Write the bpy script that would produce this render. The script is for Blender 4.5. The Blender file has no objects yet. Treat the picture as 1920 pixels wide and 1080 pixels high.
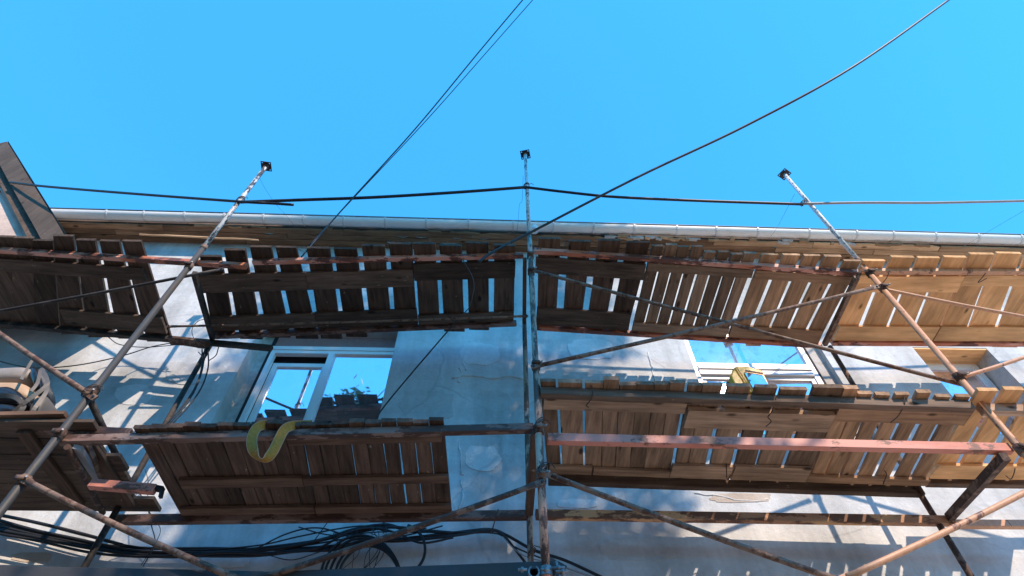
import bpy, math, random
from mathutils import Vector, Matrix
random.seed(7)
C = bpy.context.scene.collection
S = bpy.context.scene

# ------------------------------------------------------------------ camera, sky, sun, exposure
FPX = 1100.0                                   # focal length in pixels of the 1920 px wide photograph
PITCH = math.atan(FPX / 817.0); YAW = math.radians(2.0); ROLL = math.atan(-8 / 817.0)
CAM_Z = 1.6
_fw = Vector((math.sin(YAW) * math.cos(PITCH), math.cos(YAW) * math.cos(PITCH), math.sin(PITCH)))
_r = _fw.cross(Vector((0, 0, 1))).normalized(); _u = _r.cross(_fw)
_r, _u = math.cos(ROLL) * _r + math.sin(ROLL) * _u, -math.sin(ROLL) * _r + math.cos(ROLL) * _u
cam = bpy.data.cameras.new('camera'); co = bpy.data.objects.new('camera', cam); C.objects.link(co)
cam.sensor_width = 36; cam.lens = FPX / 1920 * 36; cam.clip_end = 2000; cam.clip_start = 0.05
co.matrix_world = Matrix(((_r.x, _u.x, -_fw.x, 0), (_r.y, _u.y, -_fw.y, 0), (_r.z, _u.z, -_fw.z, CAM_Z), (0, 0, 0, 1)))
S.camera = co

SUN = Vector((0.52, -1.0, 0.95)).normalized()
EL = math.asin(SUN.z); AZ = math.atan2(SUN.x, SUN.y)
wd = bpy.data.worlds.new('World'); S.world = wd; wd.use_nodes = True
nt = wd.node_tree; bg = nt.nodes['Background']
sky = nt.nodes.new('ShaderNodeTexSky'); sky.sky_type = 'NISHITA'; sky.sun_disc = False
sky.sun_elevation = EL; sky.sun_rotation = AZ; sky.air_density = 1.0; sky.dust_density = 0.0; sky.ozone_density = 2.0
tint = nt.nodes.new('ShaderNodeMix'); tint.data_type = 'RGBA'; tint.blend_type = 'MULTIPLY'; tint.inputs[0].default_value = 1
tint.inputs[7].default_value = (.275, 1.06, 1.38, 1)
even = nt.nodes.new('ShaderNodeMix'); even.data_type = 'RGBA'; even.inputs[0].default_value = 0.5   # evens the whole dome out a little
even.inputs[7].default_value = (0.165, 1.30, 2.8, 1)
nt.links.new(sky.outputs[0], tint.inputs[6]); nt.links.new(tint.outputs[2], even.inputs[6]); nt.links.new(even.outputs[2], bg.inputs[0])
bg.inputs[1].default_value = 0.15
sl = bpy.data.lights.new('sun', 'SUN'); so = bpy.data.objects.new('sun', sl); C.objects.link(so)
sl.energy = 2.0; sl.angle = math.radians(0.53); sl.color = (1.0, 0.77, 0.57)
so.rotation_euler = (-SUN).to_track_quat('-Z', 'Y').to_euler()
S.view_settings.view_transform = 'Standard'; S.view_settings.look = 'None'
S.view_settings.exposure = 1.52; S.view_settings.gamma = 1.0; S.view_settings.use_curve_mapping = False

# ------------------------------------------------------------------ survey: a bearing from the camera met with a real vertical plane
F, B, W = 3.2, 4.2, 4.575                      # front standards, back standards, face of the wall (metres)
def bearing(x, y): return _fw + (x - 960) / FPX * _r + (540 - y) / FPX * _u
def at(x, y, Y):
    d = bearing(x, y); return Vector((0, 0, CAM_Z)) + d * (Y / d.y)
def level(x, y, Z):
    d = bearing(x, y); return Vector((0, 0, CAM_Z)) + d * ((Z - CAM_Z) / d.z)

# ------------------------------------------------------------------ mesh helpers
class MB:
    def __init__(s): s.v = []; s.f = []; s.smooth = False
    def hexa(s, c):                            # 8 corners: bottom ring 0-3, top ring 4-7
        n = len(s.v); s.v += [Vector(p) for p in c]
        for q in ((0, 3, 2, 1), (4, 5, 6, 7), (0, 1, 5, 4), (1, 2, 6, 5), (2, 3, 7, 6), (3, 0, 4, 7)): s.f.append([n + i for i in q])
        return s
    def box(s, a, b):
        x0, y0, z0 = a; x1, y1, z1 = b
        return s.hexa([(x0, y0, z0), (x1, y0, z0), (x1, y1, z0), (x0, y1, z0), (x0, y0, z1), (x1, y0, z1), (x1, y1, z1), (x0, y1, z1)])
    def bar(s, p, q, w, h, up=Vector((0, 0, 1)), jit=0.0, n=1):  # box section along p-q, w across, h along up
        p, q = Vector(p), Vector(q); a = (q - p).normalized(); sd = a.cross(up).normalized(); u2 = sd.cross(a).normalized()
        base = len(s.v)
        for k in range(n + 1):
            c = p.lerp(q, k / n) + sd * random.uniform(-jit, jit) + u2 * random.uniform(-jit, jit)
            for i, j in ((-1, -1), (1, -1), (1, 1), (-1, 1)):
                s.v.append(c + sd * (i * (w / 2 + random.uniform(-jit, jit) * .5)) + u2 * (j * (h / 2 + random.uniform(-jit, jit) * .3)))
        for k in range(n):
            o = base + 4 * k
            for i in range(4): s.f.append([o + i, o + (i + 1) % 4, o + 4 + (i + 1) % 4, o + 4 + i])
        s.f.append([base + 3, base + 2, base + 1, base]); o = base + 4 * n; s.f.append([o, o + 1, o + 2, o + 3])
        return s
    def tube(s, pts, r, seg=10, cap=True):
        pts = [Vector(p) for p in pts]; base = len(s.v); m = len(pts)
        rr = r if isinstance(r, (list, tuple)) else [r] * m
        t = (pts[1] - pts[0]).normalized()
        nrm = t.cross(Vector((0, 0, 1)) if abs(t.z) < .9 else Vector((1, 0, 0))).normalized()
        for k in range(m):
            t = (pts[min(k + 1, m - 1)] - pts[max(k - 1, 0)]).normalized()
            nrm = (nrm - t * nrm.dot(t)).normalized(); b = t.cross(nrm)
            for i in range(seg):
                a = 2 * math.pi * i / seg; s.v.append(pts[k] + (nrm * math.cos(a) + b * math.sin(a)) * rr[k])
        for k in range(m - 1):
            for i in range(seg):
                o = base + k * seg; s.f.append([o + i, o + (i + 1) % seg, o + seg + (i + 1) % seg, o + seg + i])
        if cap:
            s.f.append([base + i for i in reversed(range(seg))]); s.f.append([base + (m - 1) * seg + i for i in range(seg)])
        s.smooth = True
        return s
    def ribbon(s, pts, wv, th):                # strap: centre line, width vector per point, thickness
        base = len(s.v); m = len(pts)
        for k in range(m):
            t = (pts[min(k + 1, m - 1)] - pts[max(k - 1, 0)]).normalized(); w = wv[k]; n = t.cross(w).normalized() * th / 2
            for c in (-w / 2 - n, w / 2 - n, w / 2 + n, -w / 2 + n): s.v.append(pts[k] + c)
        for k in range(m - 1):
            o = base + 4 * k
            for i in range(4): s.f.append([o + i, o + (i + 1) % 4, o + 4 + (i + 1) % 4, o + 4 + i])
        s.f.append([base + 3, base + 2, base + 1, base]); o = base + 4 * (m - 1); s.f.append([o, o + 1, o + 2, o + 3])
        return s
    def build(s, name, mat, parent=None, bevel=0.0, loc=None):
        if parent is not None: L = parent_loc(parent)
        elif loc is not None: L = Vector(loc)
        else:
            L = sum(s.v, Vector()) / len(s.v); L.z = min(v.z for v in s.v)
        me = bpy.data.meshes.new(name); me.from_pydata([tuple(v - L) for v in s.v], [], s.f); me.update()
        if s.smooth:
            for p in me.polygons: p.use_smooth = len(p.vertices) == 4
        o = bpy.data.objects.new(name, me); C.objects.link(o)
        if mat: me.materials.append(mat)
        if parent is not None: o.parent = parent
        else: o.location = L
        if bevel:
            md = o.modifiers.new('edge', 'BEVEL'); md.width = bevel; md.segments = 1; md.limit_method = 'ANGLE'
        return o
def parent_loc(o):
    L = Vector()
    while o is not None: L += o.location; o = o.parent
    return L
def tag(o, label, cat, group=None):
    o['label'] = label; o['category'] = cat
    if group: o['group'] = group
    return o
def thing(name, label, cat, loc, group=None):
    o = bpy.data.objects.new(name, None); C.objects.link(o); o.location = loc; o.empty_display_size = .2
    return tag(o, label, cat, group)
def smooth_path(pts, n=8):                     # Catmull-Rom through the given points
    P = [Vector(p) for p in pts]; P = [P[0] * 2 - P[1]] + P + [P[-1] * 2 - P[-2]]; out = []
    for i in range(1, len(P) - 2):
        for k in range(n):
            t = k / n; a, b, c, d = P[i - 1:i + 3]
            out.append(.5 * ((2 * b) + (c - a) * t + (2 * a - 5 * b + 4 * c - d) * t * t + (3 * b - a - 3 * c + d) * t ** 3))
    return out + [P[-2]]

# ------------------------------------------------------------------ materials
def mat_new(name):
    m = bpy.data.materials.new(name); m.use_nodes = True
    return m, m.node_tree, m.node_tree.nodes['Principled BSDF']
def N(t, ty, **k):
    n = t.nodes.new(ty)
    for a, v in k.items(): setattr(n, a, v)
    return n
def ramp(t, src, stops):
    r = N(t, 'ShaderNodeValToRGB'); e = r.color_ramp.elements
    while len(e) < len(stops): e.new(.5)
    for i, (p, c) in enumerate(stops): e[i].position = p; e[i].color = (c, c, c, 1) if not isinstance(c, tuple) else c + (1,)
    t.links.new(src, r.inputs[0]); return r.outputs[0]
def coords(t, scale, rnd=True):
    tc = N(t, 'ShaderNodeTexCoord'); mp = N(t, 'ShaderNodeMapping'); mp.inputs['Scale'].default_value = scale
    t.links.new(tc.outputs['Object'], mp.inputs[0])
    oi = N(t, 'ShaderNodeObjectInfo')
    if rnd:
        ml = N(t, 'ShaderNodeMath', operation='MULTIPLY'); ml.inputs[1].default_value = 57.0
        t.links.new(oi.outputs['Random'], ml.inputs[0]); cb = N(t, 'ShaderNodeCombineXYZ')
        for i in range(3): t.links.new(ml.outputs[0], cb.inputs[i])
        t.links.new(cb.outputs[0], mp.inputs['Location'])
    return mp.outputs[0], oi.outputs['Random']
def noise(t, vec, scale, detail=5, rough=.55):
    n = N(t, 'ShaderNodeTexNoise'); n.inputs['Scale'].default_value = scale; n.inputs['Detail'].default_value = detail
    n.inputs['Roughness'].default_value = rough; t.links.new(vec, n.inputs['Vector']); return n.outputs[0]
def mix(t, fac, a, b, mode='MIX'):
    m = N(t, 'ShaderNodeMix', data_type='RGBA', blend_type=mode)
    for i, v in ((0, fac), (6, a), (7, b)):
        if isinstance(v, (int, float)): m.inputs[i].default_value = v
        elif isinstance(v, tuple): m.inputs[i].default_value = v + (1,)
        else: t.links.new(v, m.inputs[i])
    return m.outputs[2]
def bump(t, b, h, strength, dist=.01):
    n = N(t, 'ShaderNodeBump'); n.inputs['Strength'].default_value = strength; n.inputs['Distance'].default_value = dist
    t.links.new(h, n.inputs['Height']); t.links.new(n.outputs[0], b.inputs['Normal'])

def wood(name, light, dark, axis='Y', var=(.58, 1.35)):
    m, t, b = mat_new(name)
    sc = {'Y': (16, 1.1, 16), 'X': (1.1, 16, 16), 'Z': (16, 16, 1.1)}[axis]
    sk = {'Y': (7, 3, 7), 'X': (3, 7, 7), 'Z': (7, 7, 3)}[axis]
    v, r = coords(t, sc); v2, _ = coords(t, sk)
    g = ramp(t, noise(t, v, 1.6, 8, .65), [(.3, 0.0), (.7, 1.0)])
    col = mix(t, g, dark, light)
    blot = ramp(t, noise(t, v2, .55, 4), [(.35, .72), (.65, 1.15)])
    col = mix(t, 1.0, col, blot, 'MULTIPLY')
    vo = N(t, 'ShaderNodeTexVoronoi'); vo.inputs['Scale'].default_value = .9; t.links.new(v2, vo.inputs['Vector'])
    kn = ramp(t, vo.outputs['Distance'], [(.07, 1.0), (.15, 0.0)])
    col = mix(t, kn, col, tuple(c * .35 for c in dark))
    vr = N(t, 'ShaderNodeMapRange'); vr.inputs[3].default_value, vr.inputs[4].default_value = var; t.links.new(r, vr.inputs[0])
    col = mix(t, 1.0, col, vr.outputs[0], 'MULTIPLY')
    sp = ramp(t, noise(t, v2, 4.2, 3, .6), [(.69, 0.0), (.73, .5)]); col = mix(t, sp, col, (.42, .38, .34))
    t.links.new(col, b.inputs['Base Color']); b.inputs['Roughness'].default_value = .85; b.inputs['Specular IOR Level'].default_value = .25
    bump(t, b, g, .5, .004)
    return m
def paint(name, base, rust, amount, rough=.55, scale=9, drip=(1, 1, 1), second=None, metal=0.0):
    m, t, b = mat_new(name)
    v, r = coords(t, drip)
    n1 = noise(t, v, scale, 7, .7); n2 = noise(t, v, scale * 2.7, 4, .6)
    mk = ramp(t, n1, [(.62 - amount * .35, 0.0), (.66 - amount * .35, 1.0)])
    c = mix(t, ramp(t, n2, [(.3, 0.0), (.7, 1.0)]), tuple(x * .75 for x in base), base)
    if second: c = mix(t, ramp(t, noise(t, v, scale * .35, 3), [(.48, 0.0), (.55, 1.0)]), c, second)
    c2 = mix(t, n2, tuple(x * .5 for x in rust), rust)
    t.links.new(mix(t, mk, c, c2), b.inputs['Base Color'])
    b.inputs['Roughness'].default_value = rough; b.inputs['Metallic'].default_value = metal
    bump(t, b, mk, .25, .002)
    return m
def plain(name, col, rough=.6, metal=0.0, var=.12, scale=6):
    m, t, b = mat_new(name)
    v, r = coords(t, (1, 1, 1))
    n = ramp(t, noise(t, v, scale, 6, .6), [(.3, 1 - var), (.7, 1 + var)])
    t.links.new(mix(t, 1.0, col, n, 'MULTIPLY'), b.inputs['Base Color'])
    b.inputs['Roughness'].default_value = rough; b.inputs['Metallic'].default_value = metal
    return m

def plaster(name, base, streak=1.0):
    m, t, b = mat_new(name)
    v, r = coords(t, (1, 1, 1), False); vs, _ = coords(t, (1.3, 1.3, .20), False); vh, _ = coords(t, (.5, .5, 3.2), False)
    big = ramp(t, noise(t, v, .55, 6, .6), [(.34, .74), (.50, 1.0), (.72, 1.10)])
    fine = ramp(t, noise(t, v, 14, 9, .78), [(.3, .86), (.7, 1.10)])
    st = ramp(t, noise(t, vs, 1.5, 6, .6), [(.36, 1 - .32 * streak), (.60, 1.0), (1, 1.03)])
    bands = ramp(t, noise(t, vh, .9, 5, .6), [(.35, .86), (.6, 1.03)])
    col = mix(t, 1.0, base, big, 'MULTIPLY')
    for x in (fine, st, bands): col = mix(t, 1.0, col, x, 'MULTIPLY')
    vo = noise(t, v, 2.3, 9, .75)
    spot = ramp(t, vo, [(.66, 0.0), (.70, .55)])
    col = mix(t, spot, col, tuple(c * .4 for c in base))
    patch = ramp(t, noise(t, v, 1.1, 3, .5), [(.61, 0.0), (.63, .35)])
    col = mix(t, patch, col, (.62, .60, .57))
    wn_ = N(t, 'ShaderNodeTexNoise'); wn_.inputs['Scale'].default_value = 1.7; wn_.inputs['Detail'].default_value = 6; t.links.new(v, wn_.inputs['Vector'])
    wv = mix(t, .35, v, wn_.outputs['Color'], 'ADD')
    ck = N(t, 'ShaderNodeTexVoronoi', feature='DISTANCE_TO_EDGE'); ck.inputs['Scale'].default_value = .75; t.links.new(wv, ck.inputs['Vector'])
    cl_ = ramp(t, ck.outputs['Distance'], [(.004, .28), (.012, 0.0)])
    gate = ramp(t, noise(t, v, .8, 2), [(.46, 0.0), (.54, 1.0)])
    col = mix(t, mix(t, 1.0, cl_, gate, 'MULTIPLY'), col, tuple(c * .35 for c in base))
    t.links.new(col, b.inputs['Base Color']); b.inputs['Roughness'].default_value = .9; b.inputs['Specular IOR Level'].default_value = .2
    g1 = noise(t, v, 30, 8, .75); g2 = noise(t, v, 3.2, 6, .6)
    hm = N(t, 'ShaderNodeMath', operation='MULTIPLY_ADD'); hm.inputs[1].default_value = 2.2; t.links.new(g2, hm.inputs[0]); t.links.new(g1, hm.inputs[2])
    bump(t, b, hm.outputs[0], .55, .012)
    return m

M = {}
M['plaster'] = plaster('plaster', (.66, .70, .735))
M['reveal'] = plaster('reveal_plaster', (.58, .56, .54), .3)
M['pink_plaster'] = plaster('pink_plaster', (.80, .64, .57), .3)
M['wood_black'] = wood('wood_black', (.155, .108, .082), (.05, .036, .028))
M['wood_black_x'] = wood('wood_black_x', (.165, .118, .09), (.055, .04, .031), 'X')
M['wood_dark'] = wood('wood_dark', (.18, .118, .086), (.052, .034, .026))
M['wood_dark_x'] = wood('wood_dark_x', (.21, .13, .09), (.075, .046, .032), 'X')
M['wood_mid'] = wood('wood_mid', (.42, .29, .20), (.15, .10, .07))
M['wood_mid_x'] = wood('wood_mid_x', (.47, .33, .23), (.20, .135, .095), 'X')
M['wood_lit'] = wood('wood_lit', (.95, .57, .285), (.62, .34, .155), 'Y', (.78, 1.12))  # sunlit bounce on the right-hand deck undersides put into the wood colour
M['wood_lit_x'] = wood('wood_lit_x', (.95, .585, .30), (.68, .385, .18), 'X', (.8, 1.1))
M['wood_half_lit'] = wood('wood_half_lit', (.66, .42, .255), (.27, .165, .10), 'Y', (.68, 1.2)); M['wood_half_lit_x'] = wood('wood_half_lit_x', (.70, .45, .28), (.33, .20, .125), 'X', (.7, 1.15))  # in-between copy with part of the bounce light in its colour
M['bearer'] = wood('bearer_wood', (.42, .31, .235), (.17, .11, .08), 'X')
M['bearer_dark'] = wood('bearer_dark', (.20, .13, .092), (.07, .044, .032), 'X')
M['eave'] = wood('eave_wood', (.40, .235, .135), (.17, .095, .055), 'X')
M['eave_lit'] = wood('eave_lit', (.68, .45, .27), (.36, .21, .12), 'X')  # lit copy of the eave wood, sun bounce put into the colour
M['barge'] = wood('barge_wood', (.105, .082, .068), (.07, .055, .046), 'Z')
M['rust_tube'] = paint('rusty_tube', (.25, .165, .12), (.15, .072, .042), .35, .7, 14)
M['rust_bar'] = paint('rusty_bar', (.21, .135, .10), (.09, .045, .03), .5, .75, 11)
M['ochre_bar'] = paint('ochre_bar', (.48, .25, .14), (.20, .09, .05), .42, .7, 8, (.35, 1, 1), (.60, .34, .17))
M['white_tube'] = paint('white_tube', (.74, .74, .75), (.12, .12, .135), .18, .45, 26, (1, 1, .35))
M['chipped_tube'] = paint('chipped_tube', (.70, .70, .71), (.07, .075, .085), .42, .5, 20, (1, 1, .30))
M['grey_tube'] = paint('grey_tube', (.055, .057, .058), (.085, .07, .06), .3, .6, 12, (1, 1, .35))  # dark grey tube, darkened further to carry the shade on this pole
M['cream_tube'] = paint('cream_tube', (.78, .35, .21), (.15, .065, .045), .26, .55, 14, (1, 1, .3), (.72, .40, .28))
M['mixed_tube'] = paint('mixed_tube', (.46, .275, .19), (.17, .08, .05), .42, .6, 13, (1, 1, .3), (.46, .36, .30))
M['salmon_tube'] = paint('salmon_tube', (.66, .355, .205), (.20, .09, .06), .12, .5, 12, (1, 1, .4))
M['red_paint'] = paint('red_paint', (.60, .20, .11), (.19, .07, .05), .33, .55, 9, (.4, 1, 1), (.68, .34, .27))
M['pink_paint'] = paint('pink_paint', (.64, .22, .15), (.26, .115, .075), .17, .55, 8, (.5, 1, 1), (.62, .25, .19))
M['brown_paint'] = paint('brown_paint', (.22, .13, .10), (.10, .05, .035), .42, .65, 9, (.4, 1, 1), (.27, .19, .16))
M['dark_beam'] = paint('dark_beam', (.06, .05, .045), (.03, .022, .02), .4, .7, 9, (.4, 1, 1))
M['slate_beam'] = paint('slate_beam', (.05, .053, .06), (.07, .06, .055), .35, .7, 6, (.3, 1, 1))
M['pvc'] = plain('white_pvc', (.80, .81, .82), .35, 0, .03)
M['gutter'] = plain('gutter_white', (.88, .88, .88), .38, 0, .05, 3)
M['bracket'] = plain('bracket_grey', (.70, .71, .72), .45, 0, .1)
M['lip'] = plain('lip_grey', (.22, .23, .25), .5, 0, .3, 2)
M['steel'] = plain('bare_steel', (.26, .26, .27), .5, .6, .3, 20)
M['dark_steel'] = plain('dark_steel', (.035, .037, .045), .5, .4, .25, 20)
M['hole'] = plain('hole_dark', (.012, .012, .014), .9)
M['cable'] = plain('cable_black', (.014, .016, .022), .5)
M['cable_grey'] = plain('cable_grey', (.30, .31, .33), .5)
M['wire'] = plain('rusty_wire', (.07, .045, .035), .7)
M['strap'] = plain('olive_webbing', (.36, .175, .02), .8, 0, .25, 60)
M['strap_edge'] = plain('tan_webbing', (.42, .25, .15), .8, 0, .15, 60)
M['yellow'] = plain('yellow_plastic', (.98, .43, .02), .35, 0, .06, 10)
M['film'] = plain('black_film', (.018, .02, .026), .22, 0, .3, 8)
M['whitefilm'] = plain('white_sheet', (.30, .28, .27), .6, 0, .12, 8)  # white sheet toned down, the upper deck's shade is in the colour
M['creamfilm'] = plain('cream_sheet', (.50, .35, .23), .6, 0, .12, 8)
M['strapping'] = plain('shaded_strapping', (.12, .112, .105), .5, 0, .15, 12)  # straps darkened too, deck shade put into their colour
M['tin'] = plain('tin_roof', (.20, .19, .19), .5, .4, .2, 5)
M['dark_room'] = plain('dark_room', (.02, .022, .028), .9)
M['foam'] = plain('foam_ridge', (.48, .47, .46), .9, 0, .25, 14)
M['ground'] = plain('ground_dust', (.17, .135, .105), .95, 0, .3, 1.2)
M['block_wall'] = plaster('block_wall', (.42, .36, .31), .4)
M['bark'] = plain('bark', (.10, .075, .055), .95, 0, .35, 9)
M['leaf'] = plain('leaf', (.06, .10, .03), .6, 0, .4, 3)
def glass(name, dirt):
    m, t, b = mat_new(name)
    v, r = coords(t, (1, 1, 1))
    n = noise(t, v, 5.0, 8, .75); mk = ramp(t, n, [(.50, 0.12 * dirt), (.70, dirt)])
    t.links.new(mix(t, mk, (.93, .87, .95), (.46, .46, .46)), b.inputs['Base Color'])
    b.inputs['Metallic'].default_value = .92; b.inputs['Roughness'].default_value = .02
    wv = noise(t, v, 1.3, 2); bump(t, b, wv, .015, .02)
    return m
M['glass'] = glass('mirror_glass', .15); M['glass_dirty'] = glass('splashed_glass', .9)

# ------------------------------------------------------------------ ground and street behind the camera
g = MB(); g.box((-400, -400, -.5), (400, 400, 0)); o = g.build('ground', M['ground'], loc=(0, 0, 0)); o['kind'] = 'structure'
M['bounce_concrete'] = plain('pale_bounce_concrete', (.52, .41, .295), .9, 0, .15, 2)
g = MB(); g.box((2.2, -5, -.02), (16, 4.55, .12)); o = g.build('bounce_pavement', M['bounce_concrete'], loc=(0, 0, 0)); o['kind'] = 'structure'  # unseen pale slab, added to bounce warm light onto the right-hand decks

# ------------------------------------------------------------------ the house
house = thing('house', 'long plastered house in patchy grey with white gutter and brown eaves', 'house', (0, W, 0))
TOPZ = 8.78
P1a, P1b = at(475, 640, W), at(738, 660, W)
win = [dict(x0=P1a.x, x1=P1b.x, z0=5.30, z1=6.98, d=.205),
       dict(x0=at(1287, 650, W).x, x1=3.78, z0=5.35, z1=7.02, d=.10),
       dict(x0=at(1722, 665, W).x, x1=at(1848, 660, W).x + .05, z0=5.45, z1=at(1780, 652, W).z, d=.24)]
xs = sorted([-13, 14] + [w['x0'] for w in win] + [w['x1'] for w in win] + [-9, -6, -4, -1, .5, 1.4, 6.8, 10])
zs = sorted([0, TOPZ] + [w['z0'] for w in win] + [w['z1'] for w in win] + [2.5, 4.2, 7.8])
wl = MB(); gi = {}
for i, x in enumerate(xs):
    for k, z in enumerate(zs): gi[i, k] = len(wl.v); wl.v.append(Vector((x, W, z)))
for i in range(len(xs) - 1):
    for k in range(len(zs) - 1):
        cx, cz = (xs[i] + xs[i + 1]) / 2, (zs[k] + zs[k + 1]) / 2
        if any(w['x0'] < cx < w['x1'] and w['z0'] < cz < w['z1'] for w in win): continue
        wl.f.append([gi[i, k], gi[i + 1, k], gi[i + 1, k + 1], gi[i, k + 1]])
n0 = len(wl.v)
wl.box((-13, W + .42, 0), (14, W + .5, TOPZ))
wl.build('wall', M['plaster'], house)
# plaster seams and foam ridges on the wall
def ridge(pts, r, mat='plaster', name='plaster_ridge'):
    p = smooth_path([at(x, y, W - .001) for x, y in pts], 5)
    p = [q + Vector((random.uniform(-.008, .008), 0, random.uniform(-.008, .008))) for q in p]
    MB().tube(p, [r * random.uniform(.4, 1.2) for _ in p], 6).build(name, M[mat], house)
ridge([(848, 708), (880, 704), (920, 709), (960, 706), (985, 712)], .016)
ridge([(862, 718), (857, 712), (866, 700), (860, 690)], .012)
ridge([(860, 830), (864, 860), (868, 890)], .012); ridge([(865, 900), (868, 930), (860, 955)], .010)
ridge([(1215, 660), (1222, 690), (1228, 715)], .010)
ridge([(1300, 925), (1345, 930), (1400, 940), (1440, 935)], .009)
ridge([(872, 660), (868, 680), (874, 695)], .009)

M['patch_pale'] = plaster('patch_pale', (.71, .745, .775), .3); M['patch_dull'] = plaster('patch_dull', (.585, .62, .65), .8); M['patch_tan'] = plaster('patch_tan', (.52, .45, .39), .3)
def patch(cx, cy, rx, ry, mat, k):
    n = 22; pts = []
    for i in range(n):
        a = 2 * math.pi * i / n; rr = random.uniform(.84, 1.04)
        pts.append((cx + rx * rr * math.copysign(abs(math.cos(a)) ** .7, math.cos(a)), cy + ry * rr * math.copysign(abs(math.sin(a)) ** .7, math.sin(a))))
    m = MB(); f0 = [at(x, y, W) for x, y in pts]; th = .004 + .0015 * k
    for p in f0: m.v.append(Vector((p.x, W + .003, p.z)))
    for p in f0: m.v.append(Vector((p.x, W - th, p.z)))
    c_ = len(m.v); m.v.append(Vector((sum(p.x for p in f0) / n, W - th, sum(p.z for p in f0) / n)))
    for i in range(n):
        j = (i + 1) % n; m.f += [[i, j, n + j, n + i], [n + i, n + j, c_]]
    m.build('plaster_patch', M[mat], house)
for k, (cx, cy, rx, ry, mt) in enumerate([(1390, 934, 62, 9, 'patch_tan'), (900, 664, 40, 22, 'patch_pale'), (800, 760, 55, 30, 'patch_dull'), (925, 775, 42, 48, 'patch_dull'), (1110, 655, 46, 20, 'patch_pale'),
                                         (905, 860, 36, 24, 'patch_pale'), (700, 1050, 60, 14, 'patch_dull'), (1200, 1030, 80, 22, 'patch_dull'), (350, 700, 40, 22, 'patch_dull'), (250, 740, 36, 20, 'patch_pale'), (420, 1052, 50, 12, 'patch_pale'), (1080, 945, 40, 9, 'patch_pale'), (60, 1045, 40, 10, 'patch_tan')]): patch(cx, cy, rx, ry, mt, k % 3)

def box_frame(x0, x1, z0, z1, y, wd_, dp):
    m = MB()
    m.box((x0, y, z0), (x0 + wd_, y + dp, z1)); m.box((x1 - wd_, y, z0), (x1, y + dp, z1))
    m.box((x0 + wd_, y, z0), (x1 - wd_, y + dp, z0 + wd_)); m.box((x0 + wd_, y, z1 - wd_), (x1 - wd_, y + dp, z1))
    return m
def reveal(w):
    m = MB(); y0, y1 = W + .002, W + w['d'] + .06; e = .05
    m.box((w['x0'] - e, y0, w['z0'] - e), (w['x0'], y1, w['z1'] + e)); m.box((w['x1'], y0, w['z0'] - e), (w['x1'] + e, y1, w['z1'] + e))
    m.box((w['x0'], y0, w['z1']), (w['x1'], y1, w['z1'] + e)); m.box((w['x0'], y0, w['z0'] - e), (w['x1'], y1, w['z0']))
    return m
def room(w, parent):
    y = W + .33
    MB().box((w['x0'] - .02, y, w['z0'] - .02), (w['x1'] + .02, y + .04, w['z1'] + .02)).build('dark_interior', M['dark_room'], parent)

# window one: fixed pane on one half, tilted sash on the other
w = win[0]; wn = bpy.data.objects.new('window', None); C.objects.link(wn); wn.parent = house
reveal(w).build('reveal', M['reveal'], wn); room(w, wn)
y = W + w['d']; zt = at(620, 657, y).z; xl = at(508, 660, y).x; xr = w['x1']
mull = at(613, 690, y).x
trans = MB(); trans.box((xl, y - .012, zt - .005), (xr, y + .05, zt + .05)); trans.build('transom', M['pvc'], wn)
MB().box((xl, y + .015, zt + .05), (xr, y + .03, w['z1'])).build('upper_pane', M['glass'], wn)
box_frame(xl, xr, w['z0'], zt - .006, y, .05, .06).build('frame', M['pvc'], wn)
MB().box((w['x0'], y + .01, w['z0']), (xl - .03, y + .05, w['z1'])).build('filler_strip', M['foam'], wn)
MB().box((xl - .03, y - .004, w['z0']), (xl - .002, y + .055, w['z1'])).build('frame_edge', M['dark_room'], wn)
MB().box((mull - .035, y - .008, w['z0']), (mull + .035, y + .055, zt - .05)).build('mullion', M['pvc'], wn)
MB().box((mull + .035, y + .03, w['z0'] + .05), (xr - .05, y + .045, zt - .056)).build('pane', M['glass'], wn)
sx0, sx1, sz0, sz1 = xl + .05, mull - .035, w['z0'] + .05, zt - .15
sash = box_frame(sx0, sx1, sz0, sz1, y + .075, .055, .05).build('sash', M['pvc'], wn)
MB().box((sx0 + .055, y + .10, sz0 + .055), (sx1 - .055, y + .115, sz1 - .055)).build('pane', M['glass'], sash)
# window two: wide, upper pane splashed, white double transom
w = win[1]; wn = bpy.data.objects.new('window', None); C.objects.link(wn); wn.parent = house
reveal(w).build('reveal', M['reveal'], wn); room(w, wn)
y = W + .03; za, zb = at(1400, 681, y).z, at(1400, 701, y).z; xm = at(1530, 690, y).x
box_frame(w['x0'] + .01, xm, w['z0'], w['z1'] - .05, y + .02, .06, .06).build('frame', M['pvc'], wn)
MB().box((w['x0'] + .07, y + .005, zb), (xm - .06, y + .07, za)).build('transom', M['pvc'], wn)
MB().box((w['x0'] + .07, y - .012, (za + zb) / 2 - .012), (xm - .06, y + .004, (za + zb) / 2 + .012)).build('transom_lip', M['pvc'], wn)
MB().box((w['x0'] + .07, y + .045, za), (xm - .06, y + .055, w['z1'] - .11)).build('upper_pane', M['glass_dirty'], wn)
box_frame(w['x0'] + .07, xm - .06, w['z0'] + .06, zb - .004, y + .035, .05, .04).build('sash', M['pvc'], wn)
MB().box((w['x0'] + .12, y + .055, w['z0'] + .11), (xm - .11, y + .065, zb - .055)).build('lower_pane', M['glass_dirty'], wn)
MB().box((xm + .004, y + .02, w['z0']), (xm + .03, y + .05, w['z1'])).build('gap_seal', M['dark_room'], wn)
MB().box((xm + .03, y + .04, w['z0']), (w['x1'], y + .09, w['z1'])).build('filler_panel', M['reveal'], wn)
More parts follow.
